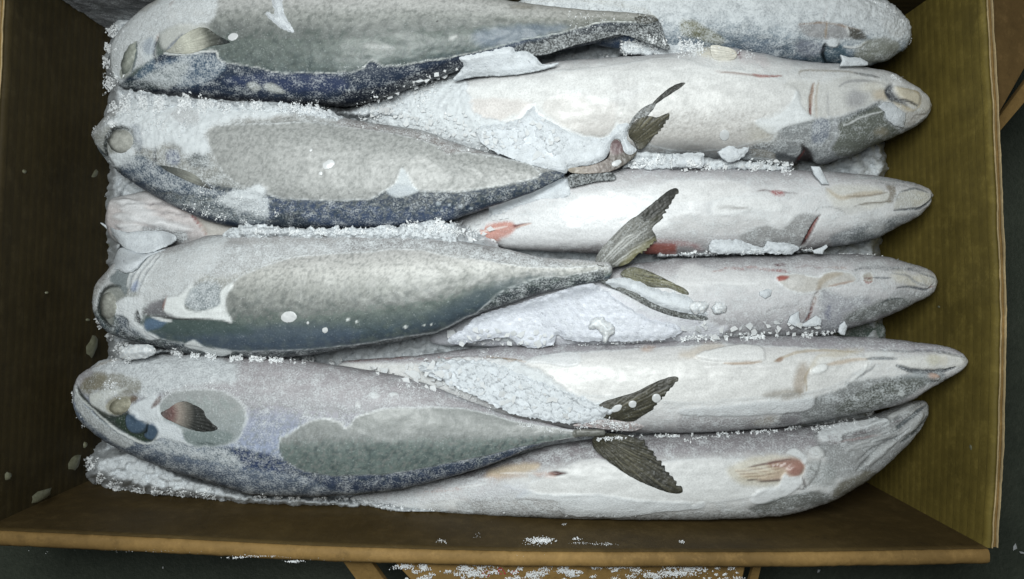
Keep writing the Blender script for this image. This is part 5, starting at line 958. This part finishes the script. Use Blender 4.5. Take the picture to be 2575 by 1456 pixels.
# ---- broken flakes (things) and crumbs (stuff)
def flake_mesh(i,mat):
    R=np.random.default_rng(100+i);n=R.integers(4,7)
    a=np.linspace(0,2*np.pi,n,endpoint=False)+R.uniform(-.5,.5,n);r=R.uniform(.45,1.1,n)
    x=r*np.cos(a);y=r*np.sin(a)*R.uniform(.45,.95);h=R.uniform(.05,.12)
    V=[(x[k]*.95,y[k]*.95,h+.05*R.uniform(-1,1)) for k in range(n)]+[(x[k],y[k],h*.4) for k in range(n)]+[(x[k]*.9,y[k]*.9,-h*.6) for k in range(n)]
    V+= [(0.1*R.uniform(-1,1),.1*R.uniform(-1,1),h*1.05)]
    f=[]
    for k in range(n):
        k2=(k+1)%n;f+=[(k,k2,3*n,3*n),(n+k,n+k2,k2,k),(2*n+k,2*n+k2,n+k2,n+k)]
    me=bpy.data.meshes.new('ice_flake');me.from_pydata(V,[],[tuple(dict.fromkeys(q)) for q in f]+[tuple(range(3*n-1,2*n-1,-1))]);me.materials.append(mat);me.update();return me
FM=[flake_mesh(i,ICE) for i in range(24)]
def inpoly(pts,n,R):
    P=np.array(pts,float);o=[]
    while len(o)<n:
        q=R.uniform(P.min(0),P.max(0),(n*3,2));d,_=pdist(q[:,0],q[:,1],P,True);o+=list(map(tuple,q[d>0]))
    return o[:n]
def flakes(pts,n,s0,s1,label,group,seed,tilt=.4,off=.0012):
    R=np.random.default_rng(seed);kept=[]
    for x,y in inpoly(pts,n*4,R):
        if len(kept)>=n: break
        s=s0+(s1*1.25-s0)*R.uniform()**1.8
        if any(math.hypot(x-a,y-b)<(s+c)*.5 for a,b,c in kept): continue
        kept.append((x,y,s))
        o=link(bpy.data.objects.new('ice_flake',FM[R.integers(24)]))
        z=float(hsample(HB,np.array([x]),np.array([y]))[0])+off
        o.location=tuple(float(q) for q in W(x,y,z));k=s*(HC-z)/FP;o.scale=(k,k,k*R.uniform(.5,.9));o.rotation_euler=(R.normal(0,tilt*.8),R.normal(0,tilt*.8),R.uniform(0,6.28))
        tag(o,label,'ice flake',group)
flakes(C(2,(100,850),(280,720),(440,650),(560,570),(760,510),(900,520),(800,600),(520,720),(500,800),(250,880)),34,6,13,'angular white ice flake heaped along the dark back below the topmost left fish','flakes below the topmost left fish',1)
flakes(C(2,(350,830),(900,820),(950,930),(1150,1000),(1100,1080),(800,1030),(450,930)),42,5,12,'crushed white ice flake on the tail end of the second right fish','flakes on the tail end of the second right fish',2)
flakes(C(2,(1000,960),(1250,930),(1450,860),(1600,960),(1680,1050),(1600,1180),(1350,1180),(1100,1110)),22,7,16,'plate-like ice flake in the cracked patch above the second left tail','cracked plates above the second left tail',3,tilt=.2)
flakes([(1060,930),(1150,925),(1250,945),(1330,975),(1430,1010),(1470,1045),(1420,1055),(1300,1035),(1180,985)],24,7,15,'rounded crazed ice flake in the strip above the lowest left tail','crazed flakes above the lowest left tail',4,tilt=.2)
flakes(C(5,(40,1330),(400,1290),(700,1250),(820,1330),(900,1450),(700,1500),(400,1400)),26,9,20,'chunky ice flake beside the tail of the fifth right fish','chunky flakes beside the tail of the fifth right fish',5)
flakes(C(5,(800,1090),(1000,1040),(1250,1060),(1450,1050),(1600,1100),(1450,1170),(1200,1150),(900,1150)),26,9,19,'knobbly ice flake along the foot of the lilac ice sheet','flakes along the foot of the lilac ice sheet',6)
flakes(C(5,(700,230),(900,230),(1200,150),(1250,200),(1100,260),(1150,330),(1150,390),(950,370)),26,6,15,'white ice flake between the second left tail and the orange vent','flakes beside the orange vent',7)
flakes(C(6,(0,1020),(100,960),(230,1000),(500,1010),(800,960),(1180,1040),(1180,1080),(500,1090),(100,1110),(0,1110)),34,6,15,'white ice flake in the gap between the fourth and fifth right fish','flakes between the fourth and fifth right fish',8)
flakes(C(3,(0,1250),(600,1200),(900,1220),(900,1270),(500,1280),(0,1290)),20,5,12,'small ice flake in the gap between the second and third right fish','flakes between the second and third right fish',9)
def crumbs(name,label,paths,seed,mat=SNOW):
    """paths: (points, half width, count, size lo, size hi) -> small angular grains, one mesh"""
    R=np.random.default_rng(seed);VV=[];FFs=[];nv=0
    ico=np.array([(1,0,0),(-1,0,0),(0,1,0),(0,-1,0),(0,0,1),(0,0,-1)],float)
    tri=np.array([(0,2,4),(2,1,4),(1,3,4),(3,0,4),(2,0,5),(1,2,5),(3,1,5),(0,3,5)])
    for pts,hw,n,s0,s1 in paths:
        p=np.array(pts,float);seg=np.hypot(*np.diff(p,axis=0).T);cum=np.append(0,np.cumsum(seg));t=R.uniform(0,cum[-1],n)
        # clump along the path
        cl=fbm(t/30,t*0+seed,3,seed);t=t[cl>-.05];n=len(t)
        i=np.clip(np.searchsorted(cum,t)-1,0,len(seg)-1);u=(t-cum[i])/seg[i];x=p[i,0]+(p[i+1,0]-p[i,0])*u;y=p[i,1]+(p[i+1,1]-p[i,1])*u
        k=(R.normal(0,.5,n)+.9*fbm(x/16,y/16,2,seed+2))*hw;dx=(p[i+1,0]-p[i,0])/seg[i];dy=(p[i+1,1]-p[i,1])/seg[i];x=x-dy*k;y=y+dx*k
        s=s0+(s1-s0)*R.uniform(0,1,n)**2.5;z=hsample(HB,x,y)+s*.0001
        X,Y,_=W(x,y,z);sc_=s*(HC-z)/FP
        pts3=ico[None]*R.uniform(.45,1.25,(n,6,1))*sc_[:,None,None]*R.uniform(.25,1.1,(n,1,3))
        A=R.normal(size=(n,3,3));Q=np.linalg.qr(A)[0];pts3=np.einsum('nij,nkj->nki',Q,pts3)+np.stack([X,Y,z],-1)[:,None]
        VV.append(pts3.reshape(-1,3));FFs.append((tri[None]+(np.arange(n)*6)[:,None,None]+nv).reshape(-1,3));nv+=n*6
    V=np.vstack(VV);F=np.vstack(FFs);o=mesh_from(name,V,F,mat,smooth=False);tag(o,label,'frost',kind='stuff')
UPF2=[(300,275),(420,262),(560,266),(700,268),(800,276)]
crumbs('frost_crumbs','loose white frost crumbs along the seams between the left-hand fish',[
 ([(288,60),(262,120),(250,180),(285,220)],26,1100,1.5,6.5),([(300,262),(420,262),(520,270)],22,1600,1.5,6),([(330,280),(380,330),(420,300),(500,310)],30,900,1,4),([(460,520),(560,545),(620,560)],14,400,1,4),([(430,886),(560,898),(700,904),(860,908)],7,1600,1.5,6),([(290,870),(330,905),(280,910)],12,300,2,6),([(225,1150),(240,1195),(300,1230),(420,1245),(560,1252)],16,2200,1.5,7),([(262,960),(300,985),(290,1000)],14,260,1,4),([(360,990),(420,985),(520,965),(600,985)],10,300,1,3.5),([(1020,560),(1080,575),(1130,570)],10,200,2,8),
 (UPF2,14,2600,1.5,5),([(300,240),(420,250),(560,262),(700,266),(830,280)],7,1200,1.5,4),
 ([(640,582),(760,584),(900,582),(1000,580),(1100,576),(1180,590)],8,1500,1.5,5.5),([(1090,560),(1160,580),(1230,600)],16,300,2,7),
 ([(430,888),(560,902),(700,906),(850,915)],6,900,1.5,4.5),([(250,1230),(400,1238),(560,1242)],10,600,2,5),
 ([(640,1250),(760,1256),(900,1262)],8,800,1.5,5),([(500,475),(560,500),(640,510),(700,540)],22,700,1,3.5),
 ([(240,175),(250,200),(275,215)],12,300,2,6),([(282,62),(276,100),(270,150),(245,170)],7,450,2,6),([(290,255),(280,300),(284,320)],9,300,2,6),
 ([(240,800),(255,830),(290,860),(330,870)],6,280,1.5,4),([(234,345),(240,320),(265,300),(300,280)],4,220,1.5,4),([(850,170),(960,165),(1100,150)],3,150,1,3),
 ([(180,985),(190,1030),(215,1075)],5,120,1.5,4)],31)
crumbs('frost_crumbs','loose white frost crumbs lying along and between the right-hand fish',[
 ([(1300,1065),(1400,1085),(1460,1075),(1500,1060)],6,260,1.5,4.5),([(1520,1060),(1560,1075),(1590,1070)],11,260,1.5,5),
 ([(1500,1105),(1590,1098),(1680,1096),(1800,1092),(1950,1082),(2030,1072)],4,1100,1.5,5),([(2040,1080),(2110,1062),(2180,1050),(2200,1040)],8,500,1.5,5),
 ([(1720,1110),(1760,1100),(1850,1095)],4,160,1.5,4),([(1880,410),(1950,408),(2010,415)],7,260,1.5,5),
 ([(1580,415),(1650,402),(1713,412),(1850,415),(1990,424)],13,1700,1.2,7),([(1560,118),(1680,112),(1790,125)],18,1300,1.2,6),([(1713,640),(1850,636),(1990,632),(2050,628)],4,900,1.2,6),
 ([(1713,850),(1900,846),(2100,838)],8,1100,1.2,7),([(1150,858),(1300,866),(1450,868),(1700,852)],4,500,1.5,4.5),
 ([(2175,-5),(2220,10),(2262,40),(2290,80),(2290,105),(2260,135)],3,420,1,3.5),([(2240,192),(2270,203)],6,110,1.5,4.5),([(2110,640),(2200,640),(2260,655)],3,240,1,3),
 ([(1700,135),(1800,118),(1900,140)],12,300,1,3.5),([(1560,120),(1650,100),(1720,110),(1780,118)],16,600,1.5,5),([(1360,135),(1440,140),(1530,140)],5,120,1.5,4),
 ([(900,1262),(1020,1284),(1150,1298),(1270,1300)],9,1500,1.5,6),([(1100,1290),(1300,1297),(1600,1300)],3,300,1,3),
 ([(1000,960),(1100,975),(1180,1000),(1250,1030)],20,700,1,3.5),([(1040,300),(1200,340),(1330,350)],45,1500,1,4),([(900,290),(1050,240),(1170,190)],30,1400,1,5),
 ([(1200,900),(1320,960),(1420,1010)],35,900,1,3.5),([(1430,50),(1560,20),(1680,40),(1760,90)],30,900,1,3)],32)

# ------------------------------------------------------------------ the carton
ZR=.060;ZF=-.120
carton=empty('cardboard_carton',(0,0,ZF));tag(carton,'open brown corrugated cardboard carton holding the frozen fish','carton')
def w2(px,py,z=ZR): 
    x,y,_=W(px,py,z);return np.array((x,y))
TL=w2(26,-95);TR=w2(2466,-95);BR=w2(2484,1378);BL=w2(-45,1330)
def interp(pts,n):
    p=np.array(pts);c=np.append(0,np.cumsum(np.hypot(*np.diff(p,axis=0).T)));t=np.linspace(0,c[-1],n);return np.stack([pchip(c,p[:,0],t),pchip(c,p[:,1],t)],-1)
def wall(name,top,bot,mat,off0,off1,nrm,n=160,m=30,ztop=ZR,wav=0,zb=ZF,parent=None,round_=0,seed=0,label=None):
    """wall panel from bottom line to rim line, thickness between off0 and off1 along nrm (outward)"""
    T=interp(top,n);B=interp(bot,n);nrm=np.array(nrm,float);V=[];rows=[]
    s=np.linspace(0,1,m)
    wv=wav*fbm(np.linspace(0,14,n),np.zeros(n),4,seed) if wav else np.zeros(n)
    zt=ztop+wav*.7*fbm(np.linspace(0,30,n),np.ones(n),3,seed+3)
    def row(o,f,dz=0):
        xy=B+(T-B)*f+nrm*(o+wv[:,None]*f**3);return np.column_stack([xy,zb+(zt-zb)*f+dz])
    rows=[row(off0,f) for f in s]
    if round_:
        th=np.linspace(0,np.pi,9)[1:-1];mid=(off0+off1)/2;r=(off1-off0)/2
        rows+=[row(mid-r*math.cos(t),1,round_*math.sin(t)) for t in th]
    rows+=[row(off1,f) for f in s[::-1]]
    V=np.vstack(rows);R_=len(rows);i,j=np.meshgrid(np.arange(R_-1),np.arange(n-1),indexing='ij')
    F=np.stack([i*n+j,i*n+j+1,(i+1)*n+j+1,(i+1)*n+j],-1).reshape(-1,4)
    o=mesh_from(name,V-np.array(carton.location),F,mat,parent=parent or carton)
    if label:o['label']=label
    return o
mid=lambda a,b,t:a*(1-t)+b*t
# right wall: inner and outer sheet, the torn edge of each showing pale
rt=[TR,w2(2480,150),w2(2496,480),w2(2506,800),w2(2500,1100),BR]
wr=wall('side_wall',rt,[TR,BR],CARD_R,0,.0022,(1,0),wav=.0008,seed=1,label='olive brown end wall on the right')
def edge(name,line,o0,o1,nrm,mat,z=ZR,h=.0007,seed=0,wav=.0008,par=None,n=260):
    T=interp(line,n);nrm=np.array(nrm,float);wv=wav*fbm(np.linspace(0,14,n),np.zeros(n),4,seed)+.0002*fbm(np.linspace(0,90,n),np.zeros(n),2,seed+5)
    z0=z+wav*.7*fbm(np.linspace(0,30,n),np.ones(n),3,seed+3)
    rows=[]
    for t in np.linspace(0,np.pi,7):
        o=(o0+o1)/2-(o1-o0)/2*math.cos(t);rows.append(np.column_stack([T+nrm*(o+wv[:,None]),z0+h*math.sin(t)]))
    rows=[np.column_stack([rows[0][:,:2],z0-.002])]+rows+[np.column_stack([rows[-1][:,:2],z0-.002])]
    V=np.vstack(rows);R_=len(rows);i,j=np.meshgrid(np.arange(R_-1),np.arange(n-1),indexing='ij')
    F=np.stack([i*n+j,i*n+j+1,(i+1)*n+j+1,(i+1)*n+j],-1).reshape(-1,4)
    return mesh_from(name,V-np.array(carton.location),F,mat,parent=par or carton)
edge('rim_edge',rt,.0022,.0030,(1,0),CARD_E,seed=1,par=None)
wall('outer_wall',rt,[TR,BR],CARD_O,.0044,.0062,(1,0),wav=.0008,seed=1,ztop=ZR-.002)
edge('rim_edge',rt,.0060,.0068,(1,0),CARD_E,seed=2,z=ZR-.001)
# left wall
wall('side_wall',[BL,TL],[BL,TL],CARD_L,0,.0022,(-1,0),wav=.0006,seed=4,label='end wall on the left, brown darkened for shade')
edge('rim_edge',[BL,TL],.0022,.0030,(-1,0),CARD_E,seed=4)
wall('outer_wall',[BL,TL],[BL,TL],CARD_O,.0040,.0058,(-1,0),wav=.0006,seed=4,ztop=ZR-.002);edge('rim_edge',[BL,TL],.0056,.0064,(-1,0),CARD_E,seed=5,z=ZR-.001)
# far wall and near wall
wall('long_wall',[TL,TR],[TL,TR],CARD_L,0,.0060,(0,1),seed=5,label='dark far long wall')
bt=[BL,w2(430,1352),w2(862,1373),w2(1500,1386),w2(1900,1386),BR]
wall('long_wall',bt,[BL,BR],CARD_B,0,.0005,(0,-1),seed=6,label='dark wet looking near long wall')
def roll():                                    # thick rolled fold of the near wall, lit from above
    n=320;T=interp(bt,n);x=np.linspace(0,40,n);rows=[]
    wd=.0108+.0004*fbm(x*.5,x*0,3,4)
    pr=[(-.0001,-.006),(0.0000,-.0002),(.06,.0012),(.2,.0022),(.45,.0026),(.7,.0018),(.88,-.0006),(.96,-.0045),(1.0,-.012),(1.0,-.05)]
    for k,(o,z) in enumerate(pr):
        rows.append(np.column_stack([T[:,0],T[:,1]-wd*o-.0006+.0005*fbm(x*3,x*0+k*.5,4,6),ZR+z+.0007*fbm(x*1.5,x*0+k*.7,4,7)]))
    V=np.vstack(rows);R_=len(rows);i,j=np.meshgrid(np.arange(R_-1),np.arange(n-1),indexing='ij')
    F=np.stack([i*n+j,i*n+j+1,(i+1)*n+j+1,(i+1)*n+j],-1).reshape(-1,4)
    mesh_from('folded_rim',V-np.array(carton.location),F,CARD_O,parent=carton)
roll()
v=[(*BL,ZF),(*BR,ZF),(*TR,ZF),(*TL,ZF)];V=np.array(v+[(a,b,c-.003) for a,b,c in v])-np.array(carton.location)
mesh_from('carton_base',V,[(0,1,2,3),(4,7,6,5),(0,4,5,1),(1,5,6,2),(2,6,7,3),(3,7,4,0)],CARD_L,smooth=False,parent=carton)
# frost crusted on the left end of the far wall
gx,gz=np.meshgrid(np.linspace(TL[0]+.0006,TL[0]+.15,150),np.linspace(ZF+.001,ZR-.004,150));uu=gx*900;vv=gz*900
yy=TL[1]-.0022-fbm(uu/14,vv/14,4,2)*.0018-.001;nn=gx.size;ix=np.arange(nn).reshape(gx.shape)
V=np.stack([gx.ravel(),yy.ravel(),gz.ravel()],-1)-np.array(carton.location)
c_=lin((112,110,112))*(1+.35*fbm(uu/22,vv/22,4,5).ravel())[:,None];f_=.40+.2*fbm(uu/20,vv/20,3,7).ravel()
mesh_from('frost_crust',V,np.stack([ix[:-1,:-1],ix[:-1,1:],ix[1:,1:],ix[1:,:-1]],-1).reshape(-1,4),SKIN,c_,f_,parent=carton)['label']='grey gritty frost on the far wall'
# flaps folded outwards
CARD_F=card_material('dull_cardboard',(.17,.105,.038),False)
def slab(name,pts,z,th,mat,parent,label=None,n=None,bev=.0007):
    """pts in picture coordinates with the height of each corner"""
    top=[];
    for p in pts:
        zz=p[2] if len(p)>2 else z;x,y,_=W(p[0],p[1],zz);top.append((x,y,zz))
    T=np.array(top,float);c=T.mean(0);k=len(T);ins=T+(c-T)/np.linalg.norm((c-T)[:,:2],axis=1)[:,None]*bev
    V=np.vstack([ins,T-[0,0,bev],T-[0,0,th]]);V-=np.array(parent.location) if parent else 0
    me=bpy.data.meshes.new(name);f=[tuple(range(k)),tuple(range(3*k-1,2*k-1,-1))]
    for i in range(k):
        j=(i+1)%k;f+=[(k+i,k+j,j,i),(2*k+i,2*k+j,k+j,k+i)]
    area=sum(T[i][0]*T[(i+1)%k][1]-T[(i+1)%k][0]*T[i][1] for i in range(k))
    if area<0: f=[q[::-1] for q in f]
    me.from_pydata([tuple(q) for q in V],[],f);me.materials.append(mat);me.update();o=bpy.data.objects.new(name,me);link(o);o.parent=parent
    if label:o['label']=label
    return o
slab('flap',[(975,1395,.056),(1880,1398,.056),(1845,1560,.030),(1125,1560,.030)],0,.004,CARD_O,carton,'near flap folded outwards, frosted, with red print')
slab('flap',[(2498,-90,.050),(2506,295,.050),(2640,60,.035),(2640,-90,.035)],0,.004,CARD_F,carton,'right flap folded outwards')
slab('lower_flap',[(850,1395,.050),(920,1395,.050),(1040,1560,.02),(970,1560,.02)],0,.006,CARD_O,carton)
slab('lower_flap',[(1903,1395,.050),(1922,1395,.050),(1880,1560,.02),(1855,1560,.02)],0,.004,CARD_O,carton)
slab('lower_flap',[(2508,300,.03),(2510,335,.03),(2650,170,.02),(2650,110,.02)],0,.005,CARD_O,carton)
# red print marks on the near flap (worn strokes, flat)
m,nt,n_,l_,b_=newmat('red_print');b_.inputs['Base Color'].default_value=(.42,.05,.06,1);b_.inputs['Roughness'].default_value=.7
R=np.random.default_rng(5)
mk_V=[];mk_F=[]
def dash(x0,y0,x1,y1,wd):
    k=len(mk_V);dx,dy=x1-x0,y1-y0;L=math.hypot(dx,dy);nx,ny=-dy/L*wd,dx/L*wd
    def zf(y): return .056+(y-1396)/(1560-1396)*(-.026)+.0003
    for a,b in((x0+nx,y0+ny),(x1+nx,y1+ny),(x1-nx,y1-ny),(x0-nx,y0-ny)): mk_V.append(tuple(float(q) for q in W(a,b,zf(b))))
    mk_F.append((k+3,k+2,k+1,k))
for (x,y,s) in ((1222,1442,1),(1262,1436,1),(1294,1444,1)):
    for a in range(9):
        t0=a*.62+x;dash(x+9*math.cos(t0),y+8*math.sin(t0*1.3),x+9*math.cos(t0+.7),y+8*math.sin((t0+.7)*1.3)+.01,R.uniform(.8,1.7))
o=mesh_from('print_mark',np.array(mk_V)-np.array(carton.location),mk_F,m,smooth=False,parent=carton)

# frost on rim, flap and walls
def scatter(name,label,spots,seed,zf,mat=SNOW):
    R=np.random.default_rng(seed);ico=np.array([(1,0,0),(-1,0,0),(0,1,0),(0,-1,0),(0,0,1),(0,0,-1)],float)
    tri=np.array([(0,2,4),(2,1,4),(1,3,4),(3,0,4),(2,0,5),(1,2,5),(3,1,5),(0,3,5)]);VV=[];FF=[];nv=0
    for x0,y0,rx,ry,n,s0,s1 in spots:
        x=x0+R.normal(0,.5,n)*rx;y=y0+R.normal(0,.5,n)*ry;z=zf(x,y);s=R.uniform(s0,s1,n);X,Y,_=W(x,y,z);q=s*(HC-z)/FP
        p=ico[None]*R.uniform(.45,1.25,(n,6,1))*q[:,None,None]*np.array((1,1,.6))+np.stack([X,Y,z],-1)[:,None]
        VV.append(p.reshape(-1,3));FF.append((tri[None]+(np.arange(n)*6)[:,None,None]+nv).reshape(-1,3));nv+=n*6
    o=mesh_from(name,np.vstack(VV),np.vstack(FF),mat,smooth=False);tag(o,label,'frost',kind='stuff');return o
def zflap(x,y): return .0575-(y-1396)/(1560-1396)*.026
sp=[]
for i in range(120):
    x=R.uniform(1010,1860);y=R.uniform(1412,1460);k=R.uniform(0,1);sp.append((x,y,14*k+3,6*k+2,int(60*k+8),.6,2.4))
sp+=[(1700,1442,60,10,260,1,2.6),(1640,1446,30,8,100,1,2.4),(1010,1425,26,6,90,1,2.4),(1180,1440,50,8,160,.8,2)]
scatter('flap_frost','fine frost scattered over the near outward flap',sp,41,zflap)
def zwall(x,y):                                # near wall inner face, found by intersecting the view line
    wy=(1378-CY)*(HC-ZR)/FP;return HC-wy*FP/(y-CY)+.0006
sp=[(1350,1360,34,9,150,.8,2.4),(1370,1358,20,7,80,1,3),(1450,1355,10,4,24,.8,2),(1520,1368,30,3,40,.6,1.6),(1110,1360,14,5,30,.7,2),(990,1348,16,5,30,.7,2),(1460,1366,40,3,36,.6,1.4),(660,1360,30,6,40,.5,1.4),(800,1360,34,8,50,.5,1.6),(1715,1362,7,5,18,1,2.2),(1200,1346,10,8,10,.5,1.2),(1420,1318,6,3,12,.8,1.5),(1230,1306,22,8,80,1,3)]
scatter('wall_frost','specks of frost stuck to the near long wall',sp,42,zwall)
sp=[(700,1398,40,4,60,.6,1.6),(600,1402,26,3,40,.8,2.2),(740,1412,20,3,50,1,2.6),(640,1398,30,3,40,.8,2),(400,1385,300,6,60,.4,1),(1200,1405,400,8,90,.4,1)]
scatter('rim_frost','specks of frost on the folded rim of the near wall',sp,43,lambda x,y:np.full(x.shape,ZR+.002))
def bits(L,wallx,sgn,label,seed,nm='ice_drop'):
    # droplets of ice frozen onto an end wall: sit on the face where the view line meets it
    for i,(x,y,a,b,ang) in enumerate(L):
        X=wallx(y);z=HC-X*FP/(x-CX);_,Y,_=W(x,y,z)
        R=np.random.default_rng(seed+i);n=10;t=np.linspace(0,2*np.pi,n,endpoint=False);r=R.uniform(.7,1.1,n);k=(HC-z)/FP
        c,s=math.cos(math.radians(ang)),math.sin(math.radians(ang));slope=abs(X)/(HC-z)
        u=(a*np.cos(t)*c-b*np.sin(t)*s)*r;v=(a*np.cos(t)*s+b*np.sin(t)*c)*r
        yy=-v*k;zz=u*k/slope*sgn
        V=[(X,Y+yy[q],z+zz[q]) for q in range(n)]+[(X-sgn*.0011,Y+yy[q]*.7,z+zz[q]*.7) for q in range(n)]+[(X-sgn*.0016,Y,z)]
        f=[(q,(q+1)%n,n+(q+1)%n,n+q) for q in range(n)]+[(n+q,n+(q+1)%n,2*n) for q in range(n)]
        if sgn<0:f=[q[::-1] for q in f]
        me=bpy.data.meshes.new(nm);me.from_pydata([tuple(map(float,p)) for p in np.array(V)-np.array((X,Y,z))],[],f);me.materials.append(WDROP)
        for pl in me.polygons: pl.use_smooth=True
        o=link(bpy.data.objects.new(nm,me));o.location=(float(X),float(Y),float(z));tag(o,label(i),'ice drop')
WDROP=ice_material('dull_wall_ice',(.10,.10,.06),(.20,.20,.14),300.,rough=.35,bump=.3)
xr=(2500-CX)*(HC-ZR)/FP;xl=(-10-CX)*(HC-ZR)/FP
LR=[(*C(3,(2195,680))[0],11,11,0),(*C(3,(1810,1235))[0],17,7,-25),(*C(3,(1725,1025))[0],7,9,-20),(*C(6,(1655,920))[0],4,7,0),(*C(6,(1940,870))[0],5,5,0),(*C(9,(2180,470))[0],5,11,0),(*C(3,(2090,495))[0],4,3,0),(*C(6,(1880,270))[0],4,3,0)]
NR=['star shaped ice speck high on the right wall below the flap','long ice drop on the right wall beside the second head','small ice drop on the right wall below the second snout','faint ice drop low on the right wall beneath the fourth head','tiny ice speck between the fourth and fifth right snouts','thin ring of ice near the right wall rim beside the lowest head','tiny ice speck near the top of the right wall','tiny ice speck on the right wall beside the third snout']
bits(LR,lambda y:xr,1,lambda i:NR[i],300)
LL=[(*C(1,(640,350))[0],15,9,20),(*C(1,(705,1290))[0],12,24,25),(*C(1,(175,1285))[0],6,8,0),(*C(1,(742,712))[0],4,5,0),(*C(4,(830,400))[0],7,14,-20),(*C(4,(690,1170))[0],14,30,10),(*C(4,(655,970))[0],5,4,0),(*C(7,(560,580))[0],16,22,10),(*C(7,(310,830))[0],30,14,0),(*C(7,(60,685))[0],9,12,0),(*C(4,(345,765))[0],3,4,0),(*C(7,(635,450))[0],5,9,0)]
NL=['pale oval ice drop on the left wall beside the topmost head','long pale ice smear on the left wall beside the second head','yellowish speck on the left wall near its rim','tiny ice speck on the left wall between the two upper heads','narrow ice sliver on the left wall above the third head','greenish ice smear on the left wall below the third head','small ice speck on the left wall level with the third eye','dull green smear on the left wall beside the lowest head','dull frosty patch at the foot of the left wall in the near corner','brownish blot on the left wall close to the near corner','tiny pale speck in the middle of the left wall','small dull drop on the left wall just below the lowest jaw']
bits(LL,lambda y:xl+.002,-1,lambda i:NL[i],340)

# ------------------------------------------------------------------ ground
m,nt,n,l,b=newmat('wet_concrete');tc=n.new('ShaderNodeTexCoord')
a=N(n,'ShaderNodeTexNoise',Scale=14.,Detail=8.,Roughness=.75);l.new(tc.outputs['Object'],a.inputs['Vector'])
a2=N(n,'ShaderNodeTexNoise',Scale=260.,Detail=4.,Roughness=.7);l.new(tc.outputs['Object'],a2.inputs['Vector'])
c=MIX(n,l,a.outputs[0],(.008,.013,.009,1),(.15,.17,.125,1));c=MIX(n,l,M(n,l,'MULTIPLY',a2.outputs[0],.8),c,(.02,.03,.02,1));l.new(c,b.inputs['Base Color']);b.inputs['Roughness'].default_value=.6
bp=N(n,'ShaderNodeBump',Strength=.5,Distance=.002);l.new(a2.outputs[0],bp.inputs['Height']);l.new(bp.outputs[0],b.inputs['Normal'])
ZG=-.128
o=mesh_from('ground',[(-3,-3,ZG),(3,-3,ZG),(3,3,ZG),(-3,3,ZG)],[(0,1,2,3)],m,smooth=False);o['kind']='structure'
def debris(x,y,a,b,ang,label,seed):
    R=np.random.default_rng(seed);me=FM[seed%14];o=link(bpy.data.objects.new('ice_chip',me));z=ZG+.003;o.location=tuple(float(q) for q in W(x,y,z));k=(HC-z)/FP
    o.scale=(a*k,b*k,.004);o.rotation_euler=(0,0,math.radians(-ang));tag(o,label,'ice chip')
debris(*C(9,(2500,1215))[0],6,17,20,'upright white chip on the ground at the right edge',1)
debris(*C(9,(2555,1260))[0],12,6,10,'flat white chip on the ground at the very right edge, below the upright chip',2)
debris(*C(9,(1030,1395))[0],4,9,30,'small white chip on the ground beyond the near wall, right of the flap',3)
debris(*C(7,(1220,1370))[0],3,4,0,'tiny chip on the dark ground left of the flap',4)
print('objects',len(bpy.data.objects),'tris',sum(len(o.data.polygons)*2 for o in bpy.data.objects if o.type=='MESH'),'time',time.time()-T0)
